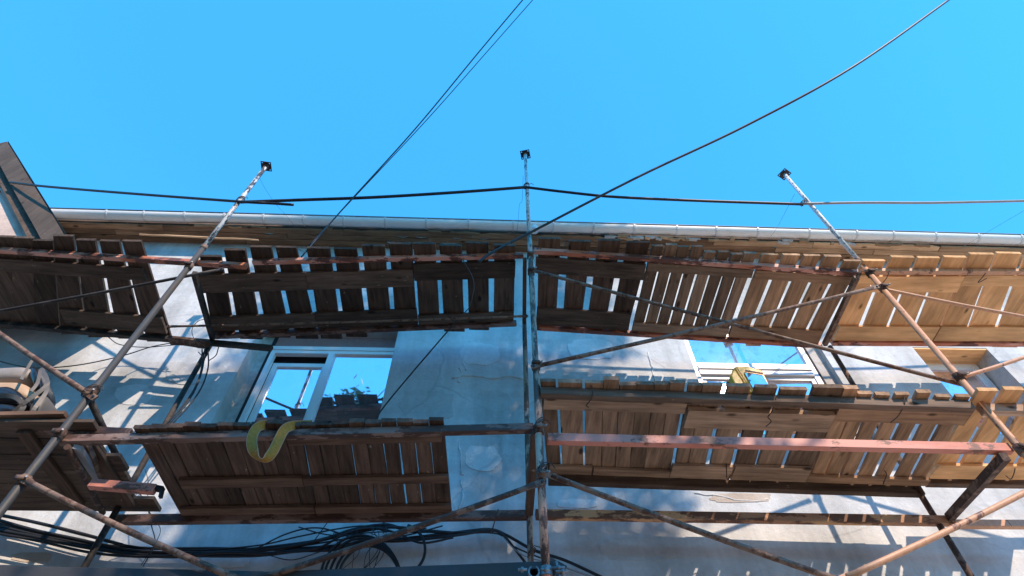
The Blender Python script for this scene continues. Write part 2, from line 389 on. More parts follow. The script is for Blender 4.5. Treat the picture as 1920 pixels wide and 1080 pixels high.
# window three: deep tan reveal
w = win[2]; wn = bpy.data.objects.new('window', None); C.objects.link(wn); wn.parent = house
reveal(w).build('reveal', M['reveal'], wn); room(w, wn)
MB().box((w['x0'] + .004, W + .006, w['z1'] - .022), (w['x1'] - .004, W + w['d'] + .05, w['z1'] - .002)).build('reveal_ceiling', M['wood_lit_x'], wn)  # thin tan sheet lining the top of the reveal
y = W + w['d']
box_frame(w['x0'] + .02, w['x1'] - .02, w['z0'], w['z1'] - .02, y, .05, .06).build('frame', M['pvc'], wn)
MB().box((w['x0'] + .07, y + .03, w['z0'] + .05), (w['x1'] - .07, y + .04, w['z1'] - .07)).build('pane', M['glass_dirty'], wn)
ws = box_frame(w['x0'] + .07, w['x1'] - .07, w['z0'] + .05, w['z1'] - .07, y + .012, .04, .016).build('sash', M['pvc'], wn)

# eaves: soffit boards, broken lath, dark gap, roof
GL, GR = at(108, 409, 4.28), at(1920, 458, 4.28)
def gz(x): return GL.z + (GR.z - GL.z) * (x - GL.x) / (GR.x - GL.x)
rows = [(4.285, 4.372, .150, 'eave'), (4.378, 4.462, .146, 'eave'), (4.468, 4.572, .150, 'eave')]
cuts = [[-6.6, -4.7, -2.2, -.4, 1.6, 3.0, 4.4, 6.2, 8.4], [-6.6, -5.4, -3.0, -1.0, .9, 2.3, 3.9, 5.3, 8.4], [-6.6, -3.6, -1.6, .4, 2.0, 3.4, 5.0, 8.4]]
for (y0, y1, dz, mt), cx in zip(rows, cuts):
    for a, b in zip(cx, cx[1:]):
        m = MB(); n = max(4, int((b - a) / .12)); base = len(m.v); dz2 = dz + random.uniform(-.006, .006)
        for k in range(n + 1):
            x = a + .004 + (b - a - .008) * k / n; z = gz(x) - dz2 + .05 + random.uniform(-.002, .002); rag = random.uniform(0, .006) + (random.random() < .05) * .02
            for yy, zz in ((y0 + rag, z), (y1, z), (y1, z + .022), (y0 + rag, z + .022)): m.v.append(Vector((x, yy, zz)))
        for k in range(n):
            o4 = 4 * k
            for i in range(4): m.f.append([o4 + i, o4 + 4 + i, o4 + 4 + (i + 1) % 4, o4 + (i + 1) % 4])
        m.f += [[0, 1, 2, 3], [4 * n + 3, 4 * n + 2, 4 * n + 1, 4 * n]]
        m.build('eave_board', M['eave_lit' if a > 2.5 else mt], house)  # lighter, lit copy of the wood on the right-hand stretch
# torn battens, plaster lumps behind the gutter on the sunny stretch
for k in range(26):
    x = random.uniform(1.0, 6.2); z = gz(x) - .095 + random.uniform(-.01, .01); l = random.uniform(.05, .28)
    MB().bar((x, 4.285 + random.uniform(-.02, .015), z), (x + l, 4.29 + random.uniform(-.02, .02), z + random.uniform(-.02, .02)), .035, .03, jit=.008, n=3).build('torn_lath', M['eave_lit' if k % 3 else 'foam'], house)
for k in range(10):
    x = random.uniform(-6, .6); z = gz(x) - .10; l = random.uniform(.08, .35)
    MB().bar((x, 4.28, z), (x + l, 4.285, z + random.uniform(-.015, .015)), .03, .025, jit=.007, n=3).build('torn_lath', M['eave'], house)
MB().bar(at(262, 440, 4.30), at(485, 450, 4.30), .02, .014, jit=.004, n=9).build('light_slit_strip', M['eave_lit'], house)  # pale strip standing for a bright slit of light under the gutter
fz = MB(); fz.bar((-6.7, 4.33, gz(-6.7) + .0), (8.4, 4.33, gz(8.4) + .0), .03, .12); fz.build('fascia', M['wood_black_x'], house)
rf = MB(); rf.hexa([(-6.7, 4.27, gz(-6.7) + .095), (8.4, 4.27, gz(8.4) + .095), (8.4, 11, gz(8.4) + 3.2), (-6.7, 11, gz(-6.7) + 3.2),
                    (-6.7, 4.27, gz(-6.7) + .12), (8.4, 4.27, gz(8.4) + .12), (8.4, 11, gz(8.4) + 3.23), (-6.7, 11, gz(-6.7) + 3.23)])
rf.build('roof', M['tin'], house)
# gutter: open half round
gm = MB(); a0, a1 = Vector((-6.32, 4.215, gz(-6.32))), Vector((8.3, 4.215, gz(8.3))); R = .078; nseg = 30; na = 12
for k in range(nseg + 1):
    c = a0.lerp(a1, k / nseg); c.z += random.uniform(-.003, .003)
    for rad in (R, R - .006):
        for i in range(na + 1):
            an = math.pi + math.pi * i / na; gm.v.append(c + Vector((0, rad * math.cos(an), rad * math.sin(an) + .02)))
st = 2 * (na + 1)
for k in range(nseg):
    for i in range(na):
        p, q = k * st + i, (k + 1) * st + i; gm.f.append([p, q, q + 1, p + 1])
        p += na + 1; q += na + 1; gm.f.append([p, p + 1, q + 1, q])
    for i in (0, na): p, q = k * st + i, (k + 1) * st + i; gm.f.append([p, p + na + 1, q + na + 1, q])
gm.smooth = True
gut = gm.build('gutter', M['gutter'], house)
MB().tube([a0 + Vector((0, -R - .004, .024)), a1 + Vector((0, -R - .004, .024))], .009, 6).build('rolled_lip', M['lip'], gut)
for px in [178, 252, 332, 410, 486, 563, 640, 720, 798, 878, 962, 1037, 1112, 1187, 1265, 1337, 1412, 1505, 1590, 1655, 1730, 1805, 1880]:
    x = at(px, 427, 4.215).x; c = Vector((x, 4.215, gz(x) + .02)); bm_ = MB()
    pts = [c + Vector((0, (R + .003) * math.cos(math.pi + math.pi * i / 8), (R + .003) * math.sin(math.pi + math.pi * i / 8))) for i in range(9)]
    bm_.ribbon(pts, [Vector((.024, 0, 0))] * 9, .010); bm_.build('gutter_bracket', M['bracket'], gut)
oc = at(1003, 443, 4.2); oc.z = gz(oc.x) - R + .01
MB().tube([oc + Vector((0, 0, .03)), oc, oc + Vector((0, 0, -.06)), oc + Vector((0, 0, -.065))], [.052, .052, .056, .05], 18).build('gutter_outlet', M['pvc'], gut)
MB().tube([oc + Vector((0, 0, -.0645)), oc + Vector((0, 0, -.067))], .018, 14).build('outlet_slot', M['cable_grey'], gut)

# ------------------------------------------------------------------ gabled bay beyond the end of the gutter
gy = 3.9
gab = thing('gabled_porch', 'gabled porch with dark sloping verge boards over pinkish plaster', 'porch', (-7.5, gy, 0))
pA, pB = at(14, 268, gy), at(140, 472, gy)
dv = (pB - pA).normalized(); pB2 = pB + dv * .8
def off(p, d): return p + Vector((0, 0, 1)).cross(Vector((0, 1, 0))).normalized() * 0 + d
nrm = Vector((dv.z, 0, -dv.x)); nrm = nrm if nrm.x < 0 else -nrm         # towards the inside of the gable
yb = gy + .13
q1, q2 = pA + nrm * .30, pB2 + nrm * .30
pl = MB(); tri = [Vector((-11.0, 0, q1.z + .02)), q1, q2, Vector((-11, 0, q2.z))]
for yy in (yb, yb + .3):
    for p in tri: pl.v.append(Vector((p.x, yy, p.z)))
pl.f = [[0, 3, 2, 1], [4, 5, 6, 7], [0, 1, 5, 4], [1, 2, 6, 5], [2, 3, 7, 6], [3, 0, 4, 7]]
pl.build('gable_wall', M['pink_plaster'], gab)
MB().bar(pA + nrm * .115, pB2 + nrm * .115, .05, .23, up=nrm, jit=.004, n=6).build('verge_board', M['barge'], gab)
MB().bar(pA + nrm * .275 + Vector((0, .06, 0)), pB2 + nrm * .275 + Vector((0, .06, 0)), .04, .13, up=nrm, jit=.003, n=6).build('soffit_board', M['wood_black'], gab)
MB().bar(pA + nrm * .345 + Vector((0, .095, 0)), pB2 + nrm * .345 + Vector((0, .095, 0)), .03, .035, up=nrm, jit=.003, n=6).build('trim_strip', M['pink_plaster'], gab)
up_ = MB()
up_.hexa([pA + nrm * .006 + Vector((0, .03, 0)), pB2 + nrm * .006 + Vector((0, .03, 0)), pB2 + nrm * .006 + Vector((0, .7, 0)), pA + nrm * .006 + Vector((0, .7, 0)),
          pA - nrm * .02 + Vector((0, -.04, 0)), pB2 - nrm * .02 + Vector((0, -.04, 0)), pB2 - nrm * .02 + Vector((0, .7, 0)), pA - nrm * .02 + Vector((0, .7, 0))])
up_.build('roof_edge', M['tin'], gab)
for k, (ya, yb2) in enumerate(((300, 305), (322, 330), (342, 352))):
    MB().bar(at(-140, ya, gy + .09 + .01 * k), at(38 if k else 20, yb2, gy + .09 + .01 * k), .03, .15, jit=.003, n=4).build('ceiling_board', M['wood_black_x' if k < 2 else 'wood_dark_x'], gab)
MB().bar(at(-80, 372, gy + .1), at(40, 346, gy + .1), .06, .06, jit=.004, n=3).build('ceiling_batten', M['eave_lit'], gab)
MB().bar(at(-80, 410, gy + .2), at(30, 345, gy + .15), .04, .03, jit=.004, n=3).build('ceiling_batten', M['whitefilm'], gab)

# ------------------------------------------------------------------ scaffold standards
def standard(name, label, top_px, low_px, Y, split_py, mat_top, mat_low, plate_rot, r=.0242, holes=(), bottom=0.0):
    """A real vertical tube: thin perforated jack tube with base plate on top, pipe below."""
    pt, pb = at(*top_px, Y), at(*low_px, Y)
    d = (pb - pt).normalized(); pb = pt + d * ((pt.z - bottom) / -d.z)
    o = thing(name, label, 'scaffold pole', (pb.x, pb.y, 0), 'upright scaffold poles with plates')
    fz_ = lambda py: pt + (pb - pt) * (solve_t(pt, pb, py))
    ps = fz_(split_py)
    MB().tube([ps, pb], r, 14).build('pipe', M[mat_low], o)
    MB().tube([pt, ps + d * .03], r * .92, 14).build('jack_tube', M[mat_top], o)
    MB().tube([ps - d * .01, ps + d * .05], r * 1.12, 14).build('collar', M['rust_tube'], o)
    pm = MB(); a = .062; hs = [-a, -.051, -.036, .036, .051, a]; cr, sr = math.cos(plate_rot), math.sin(plate_rot)
    for i in range(5):
        for k in range(5):
            if (i, k) in ((1, 1), (1, 3), (3, 1), (3, 3)): continue
            cs = []
            for zz in (0, .008):
                for (u_, v_) in ((hs[i], hs[k]), (hs[i + 1], hs[k]), (hs[i + 1], hs[k + 1]), (hs[i], hs[k + 1])):
                    cs.append((pt.x + u_ * cr - v_ * sr, pt.y + u_ * sr + v_ * cr, pt.z + zz))
            pm.hexa(cs)
    pm.build('base_plate', M['dark_steel'], o)
    MB().tube([pt - d * .0, pt + d * .012], r * 1.25, 14).build('weld_ring', M['rust_tube'], o)
    for py in holes:
        p = fz_(py); n = Vector((-p.x * .6, -p.y, 0)).normalized()
        MB().tube([p + n * r * .80, p + n * (r * .92 + .0015)], .0065, 8).build('pin_hole_disc', M['hole'], o)  # dark raised disc, the shade inside a hole put into its colour
    return o
def solve_t(a, b, py):
    lo, hi = 0.0, 1.0
    for _ in range(40):
        m = (lo + hi) / 2; p = a.lerp(b, m) - Vector((0, 0, CAM_Z)); yy = 540 - FPX * p.dot(_u) / p.dot(_fw)
        if yy < py: lo = m
        else: hi = m
    return lo
pole_l = standard('scaffold_pole', 'leaning-looking scaffold pole with chipped white top beside the dark gable', (499, 312), (0, 960), F, 462, 'chipped_tube', 'grey_tube', .12, .0262, ())
pole_c = standard('scaffold_pole', 'middle upright scaffold pole with perforated pale top in front of the gutter outlet', (985, 290), (1023, 1060), F, 438, 'white_tube', 'mixed_tube', -.22, .0245,
                  [301, 307, 315, 321, 328, 333, 346, 353, 360, 366, 372, 379, 386, 393, 401, 408, 416])
pole_r = standard('scaffold_pole', 'salmon coloured scaffold pole with drilled white top, sunlit, crossing the pale decks', (1471, 327), (1920, 850), F, 486, 'white_tube', 'salmon_tube', .55, .0245,
                  [333, 339, 346, 354, 361, 369, 377, 385, 393, 401, 410, 419, 428, 438, 448, 459])
lo_t = at(1010, 815, F); lo_b = at(1023, 1060, F)
MB().tube([lo_t, lo_b + (lo_b - lo_t).normalized() * .15], .0262, 14).build('painted_sleeve', M['cream_tube'], pole_c)
def back_pole(label, top, low, mat):
    a, b = at(*top, B), at(*low, B); d = (b - a).normalized(); b = a + d * (a.z / -d.z)
    o = thing('scaffold_pole', label, 'scaffold pole', (b.x, b.y, 0), 'upright scaffold poles by the wall')
    MB().tube([a, b], .0245, 12).build('pipe', M[mat], o)
    return o
bp_l = back_pole('dark upright pole by the wall wrapped in black cables beside the tilted window', (398, 640), (160, 1060), 'dark_beam')
bp_c = back_pole('thin white and rust streaked pole by the wall, just behind the middle pole', (983, 598), (995, 1050), 'mixed_tube')
bp_r = back_pole('dark upright pole by the sunlit wall under the pale deck', (1556, 650), (1820, 1080), 'rust_bar')
def nodes(o, top, low, Y, pys, mat):
    a, b_ = at(*top, Y), at(*low, Y); d = (b_ - a).normalized(); bq = a + d * ((a.z - .2) / -d.z)
    for py in pys:
        p = a.lerp(bq, solve_t(a, bq, py)); m = MB()
        m.tube([p - d * .035, p + d * .035], .034, 10); m.bar(p + Vector((-.03, -.042, 0)), p + Vector((.03, -.042, 0)), .016, .03)
        m.build('coupler', M[mat], o)
        MB().tube([p + Vector((.02, -.03, 0)), p + Vector((.05, -.062, -.004))], .007, 6).build('coupler_bolt', M['steel'], o)
nodes(pole_l, (499, 312), (0, 960), F, (500, 740, 815, 903), 'rust_bar')
nodes(pole_c, (985, 290), (1023, 1060), F, (480, 510, 686, 806, 893), 'rust_bar')
nodes(pole_r, (1471, 327), (1920, 850), F, (513, 541, 708, 843), 'rust_bar')
# ------------------------------------------------------------------ transoms (front to back) at each frame
def transom(label, a, b, w_, h_, mat, Ya=F + .03, Yb=B - .03, tubed=False):
    p, q = at(*a, Ya), at(*b, Yb); m = MB()
    if tubed: m.tube([p, q], w_, 12)
    else: m.bar(p, q, w_, h_)
    o = m.build('scaffold_transom', M[mat], loc=p)
    return tag(o, label, 'scaffold crosspiece', 'crosspieces from front to back poles')
transom('dark crosspiece closing the end of the upper deck above the tilted window', (364, 512), (399, 636), .04, .05, 'dark_beam')
transom('dark crosspiece beside the middle pole at the upper deck', (984, 486), (983, 604), .04, .05, 'wood_black')
transom('grey rusty crosspiece at the start of the palest upper deck', (1606, 520), (1546, 646), .04, .05, 'rust_tube')
transom('rust brown tube crosspiece in front of the lower dark boards', (126, 838), (193, 962), .021, .05, 'rust_bar', tubed=True)
transom('broad dark crosspiece hidden behind the middle pole at the lower deck', (1004, 806), (992, 958), .06, .08, 'wood_dark')
transom('brown crosspiece running from the end of the pink rail to the sunlit wall', (1884, 856), (1780, 970), .05, .06, 'rust_bar')
transom('flat pale crosspiece between rusty tube and brown board', (145, 838), (186, 902), .05, .03, 'cable_grey', F + .06, B - .3)
transom('narrow mottled crosspiece next to the flat pale one', (160, 830), (197, 905), .03, .04, 'rust_tube', F + .1, B - .3)
transom('dark diagonal pole rising from the grey pole behind the brown rail', (168, 748), (242, 905), .024, .05, 'dark_beam', F + .05, B - .05, tubed=True)

# ------------------------------------------------------------------ ledgers
def ledger(label, a, b, Y, h, d, mat, name='scaffold_rail', n=1, jit=0.0, cat='scaffold rail', group='rails along the scaffold'):
    p, q = at(*a, Y), at(*b, Y)
    o = MB().bar(p, q, d, h, jit=jit, n=n).build(name, M[mat], bevel=.004)
    tag(o, label, cat, group); o['h'] = h
    return p, q, h
def top_of(l):
    p, q, h = l
    return lambda x: p.z + (q.z - p.z) * (x - p.x) / (q.x - p.x) + h / 2
uA = ledger('red rail under the upper deck, the one ending at the grey pole', (-60, 465), (463, 499), F + .055, .055, .05, 'red_paint')
uB = ledger('red rail under the upper deck, between grey pole and middle pole', (474, 491), (981, 479), F + .04, .05, .05, 'red_paint')
uC = ledger('pinkish red rail under the upper deck, from middle pole to salmon pole', (1000, 470), (1612, 512), F + .04, .06, .05, 'red_paint')
uD = ledger('sunlit salmon rail under the palest upper deck', (1636, 509), (1990, 510), F + .04, .05, .05, 'salmon_tube')
uAb = ledger('black rail under the wall side of the upper deck beside the gable', (-60, 602), (510, 653), B, .06, .05, 'dark_beam')
uBb = ledger('dark brown rail under the wall side of the upper deck over the tilted window', (402, 630), (968, 606), B, .06, .05, 'brown_paint')
uCb = ledger('thin red rail under the wall side of the upper deck over the yellow case', (1004, 614), (1540, 648), B, .05, .05, 'red_paint')
uDb = ledger('dark red rail under the wall side of the palest upper deck', (1560, 643), (1990, 645), B, .05, .05, 'red_paint')
lA = ledger('long brown rail carrying the lower deck beneath the tilted window', (114, 826), (1000, 803), F + .05, .062, .05, 'brown_paint')
lZ = ledger('brown rail at the picture edge, in front of the wrapped bundle', (-60, 797), (246, 813), F + .11, .06, .05, 'brown_paint')
lC = ledger('bright pink painted rail spanning below the lower pale deck', (1026, 823), (1893, 842), F + .05, .072, .05, 'pink_paint')
lAb = ledger('brown rail at the wall side of the lower deck beneath the tilted window', (218, 975), (990, 966), B, .07, .05, 'brown_paint')
lCb = ledger('weathered wall side rail turning yellow in the sun near its end', (1004, 965), (1782, 977), B, .075, .05, 'ochre_bar')
lDb = ledger('thin salmon rail against the sunlit wall past the dark pole', (1790, 983), (1990, 984), B, .06, .05, 'salmon_tube')
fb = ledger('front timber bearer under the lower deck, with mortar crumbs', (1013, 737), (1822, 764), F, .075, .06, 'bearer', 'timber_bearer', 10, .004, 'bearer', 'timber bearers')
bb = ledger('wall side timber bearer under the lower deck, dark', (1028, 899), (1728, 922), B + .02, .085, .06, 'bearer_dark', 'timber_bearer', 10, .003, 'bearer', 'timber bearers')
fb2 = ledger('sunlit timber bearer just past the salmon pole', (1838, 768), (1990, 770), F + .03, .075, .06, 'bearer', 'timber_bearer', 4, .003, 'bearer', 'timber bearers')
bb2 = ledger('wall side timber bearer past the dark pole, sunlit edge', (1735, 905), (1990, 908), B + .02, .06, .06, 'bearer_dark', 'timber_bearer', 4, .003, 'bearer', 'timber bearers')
ledger('slate grey beam along the bottom, gently sinking towards the middle', (-60, 1078), (492, 1090), F + .05, .085, .06, 'slate_beam')
ledger('slate grey beam along the bottom, rising to the clamped middle pole', (470, 1092), (1040, 1070), F + .02, .085, .06, 'slate_beam')
ledger('slate grey strip behind the clamps at the foot of the middle pole', (1010, 1062), (1052, 1085), F + .12, .16, .03, 'slate_beam')
# short pink stub with hook
p, q = at(170, 908, F + .35), at(292, 918, F + .35)
stub = thing('bracket_stub', 'short pink steel stub with a hooked end beside the dark boards', 'bracket', p)
MB().bar(p, q, .05, .062).build('bar', M['pink_paint'], stub, .004)
MB().bar(q + Vector((.0, 0, .01)), q + Vector((.05, 0, .0)), .04, .03).build('hook', M['hole'], stub)
MB().bar(q + Vector((.045, 0, 0)), q + Vector((.06, 0, -.06)), .03, .02).build('hook_tip', M['dark_steel'], stub)

# ------------------------------------------------------------------ braces
def brace(label, a, b, Ya, Yb, mat, r=.0175, flat=True, pin=True):
    p, q = at(*a, Ya), at(*b, Yb); d = (q - p).normalized()
    o = thing('scaffold_brace', label, 'scaffold brace', p, 'diagonal scaffold braces')
    bend = [p.lerp(q, k / 10) + Vector((0, 0, -.012 * math.sin(math.pi * k / 10))) for k in range(11)]
    MB().tube(bend, r, 12).build('tube', M[mat], o)
    if flat:
        for e, s in ((p, -1), (q, 1)):
            MB().bar(e - d * s * .03, e + d * s * .07, .012, r * 2.3).build('flattened_end', M[mat], o)
            if pin:
                c = e + d * s * .05; MB().tube([c + Vector((0, -.018, 0)), c + Vector((0, .02, 0))], .009, 8).build('pin', M['dark_steel'], o)
    return o
brace('dark tube brace rising from middle pole to salmon pole above the yellow case', (1012, 685), (1636, 540), F - .03, F - .03, 'rust_tube')
brace('long thin brace dropping from middle pole across the upper deck to the salmon pole', (1003, 508), (1795, 719), F + .05, F + .05, 'rust_tube', .0165)
brace('pale flecked brace falling away from middle pole below the lower deck', (1034, 892), (1560, 1084), F + .05, F + .05, 'rust_tube', .0185)
brace('salmon sunlit brace rising over the shadowed wall', (1588, 1082), (1990, 888), F - .01, F - .01, 'salmon_tube', .0185)
brace('rusty brace climbing to middle pole over the coiled cables', (495, 1083), (1003, 909), F - .03, F - .03, 'rust_bar', .0175)
brace('rusty brace falling from the grey pole over the black cable bundle', (52, 903), (440, 1084), F - .03, F - .03, 'rust_tube', .0185)
brace('black flat brace across the dark upper boards beside the gable', (-60, 594), (405, 507), F + .06, F + .02, 'dark_beam', .014)
brace('rust flecked brace coming down to the grey pole over the wrapped bundle', (-60, 582), (168, 740), F - .03, F - .03, 'rust_tube', .0205)
brace('thin level brace just under the dark deck over the tilted window', (326, 612), (978, 593), B - .22, B - .3, 'rust_tube', .012)
brace('salmon brace falling from the salmon pole across the palest deck', (1646, 540), (1990, 607), F + .04, F + .04, 'salmon_tube', .0165)
brace('salmon brace rising from the salmon pole past the deep window', (1800, 708), (1990, 644), F + .02, F + .02, 'salmon_tube', .0155)

# ------------------------------------------------------------------ decks
def surf(front, back):                          # ruled surface through the tops of two rails, limited to the metres between
    ft, bt = top_of(front), top_of(back)
    return lambda x, y: ft(x) + (bt(x) - ft(x)) * (y - front[0].y) / (back[0].y - front[0].y)
def on(sf, x, y):
    Z = 6.4 if sf(0, F) > 5.5 else 4.5
    for _ in range(6):
        P = level(x, y, Z); Z = sf(P.x, P.y)
    return P
def deck(label, sf, fl, fr, bl, br, n, gaps, mat, mat_x, boards, yf=(3.08, 3.14), yb=(4.24, 4.30), th=.03, widths=None, lift=None, group='plank deck panels of the scaffold', tilt=.006):
    """n planks running front to back over the rails, with cross boards nailed underneath."""
    A, Bq, Cq, D = on(sf, *fl), on(sf, *fr), on(sf, *bl), on(sf, *br)
    xl = lambda y: A.x + (Cq.x - A.x) * (y - A.y) / (Cq.y - A.y)
    xr = lambda y: Bq.x + (D.x - Bq.x) * (y - Bq.y) / (D.y - Bq.y)
    cx = (A.x + Bq.x) / 2
    o = thing('plank_deck', label, 'scaffold deck', (cx, 3.7, sf(cx, 3.7)), group)
    ws = widths or [1.0] * n
    gs = gaps if isinstance(gaps, (list, tuple)) else [gaps] * (n - 1)
    tot = sum(ws) + sum(gs); u = 0.0
    for k in range(n):
        u0, u1 = u / tot, (u + ws[k]) / tot; u += ws[k] + (gs[k] if k < n - 1 else 0)
        y0 = random.uniform(*yf) + random.uniform(-.018, .012); y1 = random.uniform(*yb) + random.uniform(-.015, .02)
        if lift and k in lift: y0 += lift[k][0]; y1 += lift[k][1]
        m = MB(); ns = 4; rz = random.uniform(0, tilt); sk = random.uniform(-.004, .004); tk = th + random.uniform(-.004, .005)
        for i in range(ns + 1):
            y = y0 + (y1 - y0) * i / ns
            a = xl(y) + (xr(y) - xl(y)) * u0 + random.uniform(-.003, .003) + sk * (i / ns - .5); b = xl(y) + (xr(y) - xl(y)) * u1 + random.uniform(-.003, .003) + sk * (i / ns - .5)
            z = sf((a + b) / 2, y) + .003 + rz; r_ = random.uniform(-.002, .002)
            m.v += [Vector((a, y, z + r_)), Vector((b, y, z - r_)), Vector((b, y, z + tk)), Vector((a, y, z + tk))]
        for i in range(ns):
            q = 4 * i
            for j in range(4): m.f.append([q + j, q + 4 + j, q + 4 + (j + 1) % 4, q + (j + 1) % 4][::-1])
        m.f += [[0, 1, 2, 3], [4 * ns + 3, 4 * ns + 2, 4 * ns + 1, 4 * ns]]
        m.build('plank', M[mat], o, .002)
    for bd in boards:
        fx, py0, py1 = bd[:3]; bth = bd[3] if len(bd) > 3 else .028; bm_ = bd[4] if len(bd) > 4 else mat_x
        Y0, Y1 = on(sf, fx[0], py0[0]).y, on(sf, fx[0], py1[0]).y
        Y0b, Y1b = on(sf, fx[1], py0[1]).y, on(sf, fx[1], py1[1]).y
        ym0 = (Y0 + Y0b) / 2; ym1 = (Y1 + Y1b) / 2; ym0 = max(ym0, 3.262); ym1 = min(ym1, 4.166)
        if ym1 - ym0 < .05: continue
        X0, X1 = on(sf, fx[0], (py0[0] + py1[0]) / 2).x, on(sf, fx[1], (py0[1] + py1[1]) / 2).x
        m = MB(); nx = 6
        for i in range(nx + 1):
            x = X0 + (X1 - X0) * i / nx; e0, e1 = random.uniform(-.003, .003), random.uniform(-.003, .003); zz = random.uniform(-.001, .001)
            za, zb_ = sf(x, ym0), sf(x, ym1)
            m.v += [Vector((x, ym0 + e0, za - bth + zz)), Vector((x, ym1 + e1, zb_ - bth + zz)), Vector((x, ym1 + e1, zb_ + .001)), Vector((x, ym0 + e0, za + .001))]
        for i in range(nx):
            q = 4 * i
            for j in range(4): m.f.append([q + j, q + 4 + j, q + 4 + (j + 1) % 4, q + (j + 1) % 4])
        m.f += [[3, 2, 1, 0], [4 * nx, 4 * nx + 1, 4 * nx + 2, 4 * nx + 3]]
        m.build('cross_board', M[bm_], o, .002)
    return o
sA, sB, sC, sD = surf(uA, uAb), surf(uB, uBb), surf(uC, uCb), surf(uD, uDb)
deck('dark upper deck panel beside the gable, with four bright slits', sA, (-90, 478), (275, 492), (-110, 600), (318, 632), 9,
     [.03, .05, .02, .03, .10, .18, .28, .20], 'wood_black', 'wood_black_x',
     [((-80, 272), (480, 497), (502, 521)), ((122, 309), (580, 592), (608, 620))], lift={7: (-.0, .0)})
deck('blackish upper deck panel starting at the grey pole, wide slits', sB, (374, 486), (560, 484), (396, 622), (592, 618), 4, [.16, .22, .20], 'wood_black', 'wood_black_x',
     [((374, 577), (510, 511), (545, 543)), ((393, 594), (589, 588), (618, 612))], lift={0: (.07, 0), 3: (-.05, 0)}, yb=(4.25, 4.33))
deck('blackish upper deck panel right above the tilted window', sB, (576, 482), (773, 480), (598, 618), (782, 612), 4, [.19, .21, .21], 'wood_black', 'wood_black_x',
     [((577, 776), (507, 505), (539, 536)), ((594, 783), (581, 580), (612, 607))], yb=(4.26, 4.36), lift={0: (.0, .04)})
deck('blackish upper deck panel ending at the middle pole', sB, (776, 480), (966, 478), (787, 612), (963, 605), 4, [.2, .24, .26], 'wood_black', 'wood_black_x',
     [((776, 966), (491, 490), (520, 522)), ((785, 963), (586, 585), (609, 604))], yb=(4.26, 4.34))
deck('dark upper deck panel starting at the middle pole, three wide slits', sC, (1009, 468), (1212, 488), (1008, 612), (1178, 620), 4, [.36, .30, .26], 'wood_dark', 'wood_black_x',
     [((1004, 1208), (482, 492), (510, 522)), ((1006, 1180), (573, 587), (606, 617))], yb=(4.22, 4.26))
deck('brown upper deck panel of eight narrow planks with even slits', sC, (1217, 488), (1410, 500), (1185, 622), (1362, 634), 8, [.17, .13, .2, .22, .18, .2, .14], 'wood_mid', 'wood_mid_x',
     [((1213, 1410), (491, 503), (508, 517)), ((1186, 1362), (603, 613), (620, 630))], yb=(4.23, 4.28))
deck('light brown upper deck panel just before the salmon pole', sC, (1420, 500), (1605, 512), (1370, 634), (1535, 644), 5, [.22, .2, .2, .22], 'wood_half_lit', 'wood_half_lit_x',
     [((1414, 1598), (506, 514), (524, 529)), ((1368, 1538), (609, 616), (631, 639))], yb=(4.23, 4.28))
deck('sun warmed honey coloured upper deck panel past the salmon pole', sD, (1614, 503), (1805, 504), (1560, 635), (1752, 638), 4, [.24, .2, .22], 'wood_lit', 'wood_lit_x',
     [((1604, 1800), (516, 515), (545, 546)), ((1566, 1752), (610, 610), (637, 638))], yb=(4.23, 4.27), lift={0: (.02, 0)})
deck('honey coloured upper deck panel cut by the picture edge', sD, (1810, 504), (2010, 504), (1757, 638), (1965, 640), 4, [.16, .2, .16], 'wood_lit', 'wood_lit_x',
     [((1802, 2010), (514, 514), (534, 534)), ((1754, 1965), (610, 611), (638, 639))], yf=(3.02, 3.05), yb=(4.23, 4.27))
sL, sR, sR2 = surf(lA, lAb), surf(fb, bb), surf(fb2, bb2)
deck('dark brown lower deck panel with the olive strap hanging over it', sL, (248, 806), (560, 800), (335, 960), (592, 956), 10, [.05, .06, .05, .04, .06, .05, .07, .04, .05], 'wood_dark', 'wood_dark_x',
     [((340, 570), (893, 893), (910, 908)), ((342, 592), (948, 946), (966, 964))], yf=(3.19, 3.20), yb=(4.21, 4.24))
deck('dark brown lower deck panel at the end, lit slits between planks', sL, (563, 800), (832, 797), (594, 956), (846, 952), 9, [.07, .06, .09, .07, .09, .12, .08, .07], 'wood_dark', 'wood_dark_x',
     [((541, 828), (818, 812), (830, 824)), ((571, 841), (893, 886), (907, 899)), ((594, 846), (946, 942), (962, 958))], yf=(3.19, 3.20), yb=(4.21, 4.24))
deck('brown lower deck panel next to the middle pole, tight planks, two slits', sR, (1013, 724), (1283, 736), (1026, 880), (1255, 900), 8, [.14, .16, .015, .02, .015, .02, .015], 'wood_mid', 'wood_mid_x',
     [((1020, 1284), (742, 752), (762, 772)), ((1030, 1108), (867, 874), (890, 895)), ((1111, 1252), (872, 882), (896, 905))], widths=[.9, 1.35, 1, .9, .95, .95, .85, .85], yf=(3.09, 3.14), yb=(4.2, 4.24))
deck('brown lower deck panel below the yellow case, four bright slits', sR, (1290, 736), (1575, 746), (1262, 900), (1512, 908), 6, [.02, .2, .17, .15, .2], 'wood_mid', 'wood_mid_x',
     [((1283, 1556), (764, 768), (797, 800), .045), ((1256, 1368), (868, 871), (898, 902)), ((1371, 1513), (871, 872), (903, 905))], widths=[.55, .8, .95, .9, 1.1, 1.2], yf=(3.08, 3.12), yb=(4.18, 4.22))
deck('light brown lower deck panel ending near the salmon pole', sR, (1578, 746), (1816, 756), (1516, 908), (1728, 914), 7, [.12, .22, .34, .42, .46, .36], 'wood_half_lit', 'wood_half_lit_x',
     [((1564, 1812), (760, 768), (788, 790)), ((1506, 1736), (890, 893), (911, 914))], yf=(3.1, 3.15), yb=(4.18, 4.22))
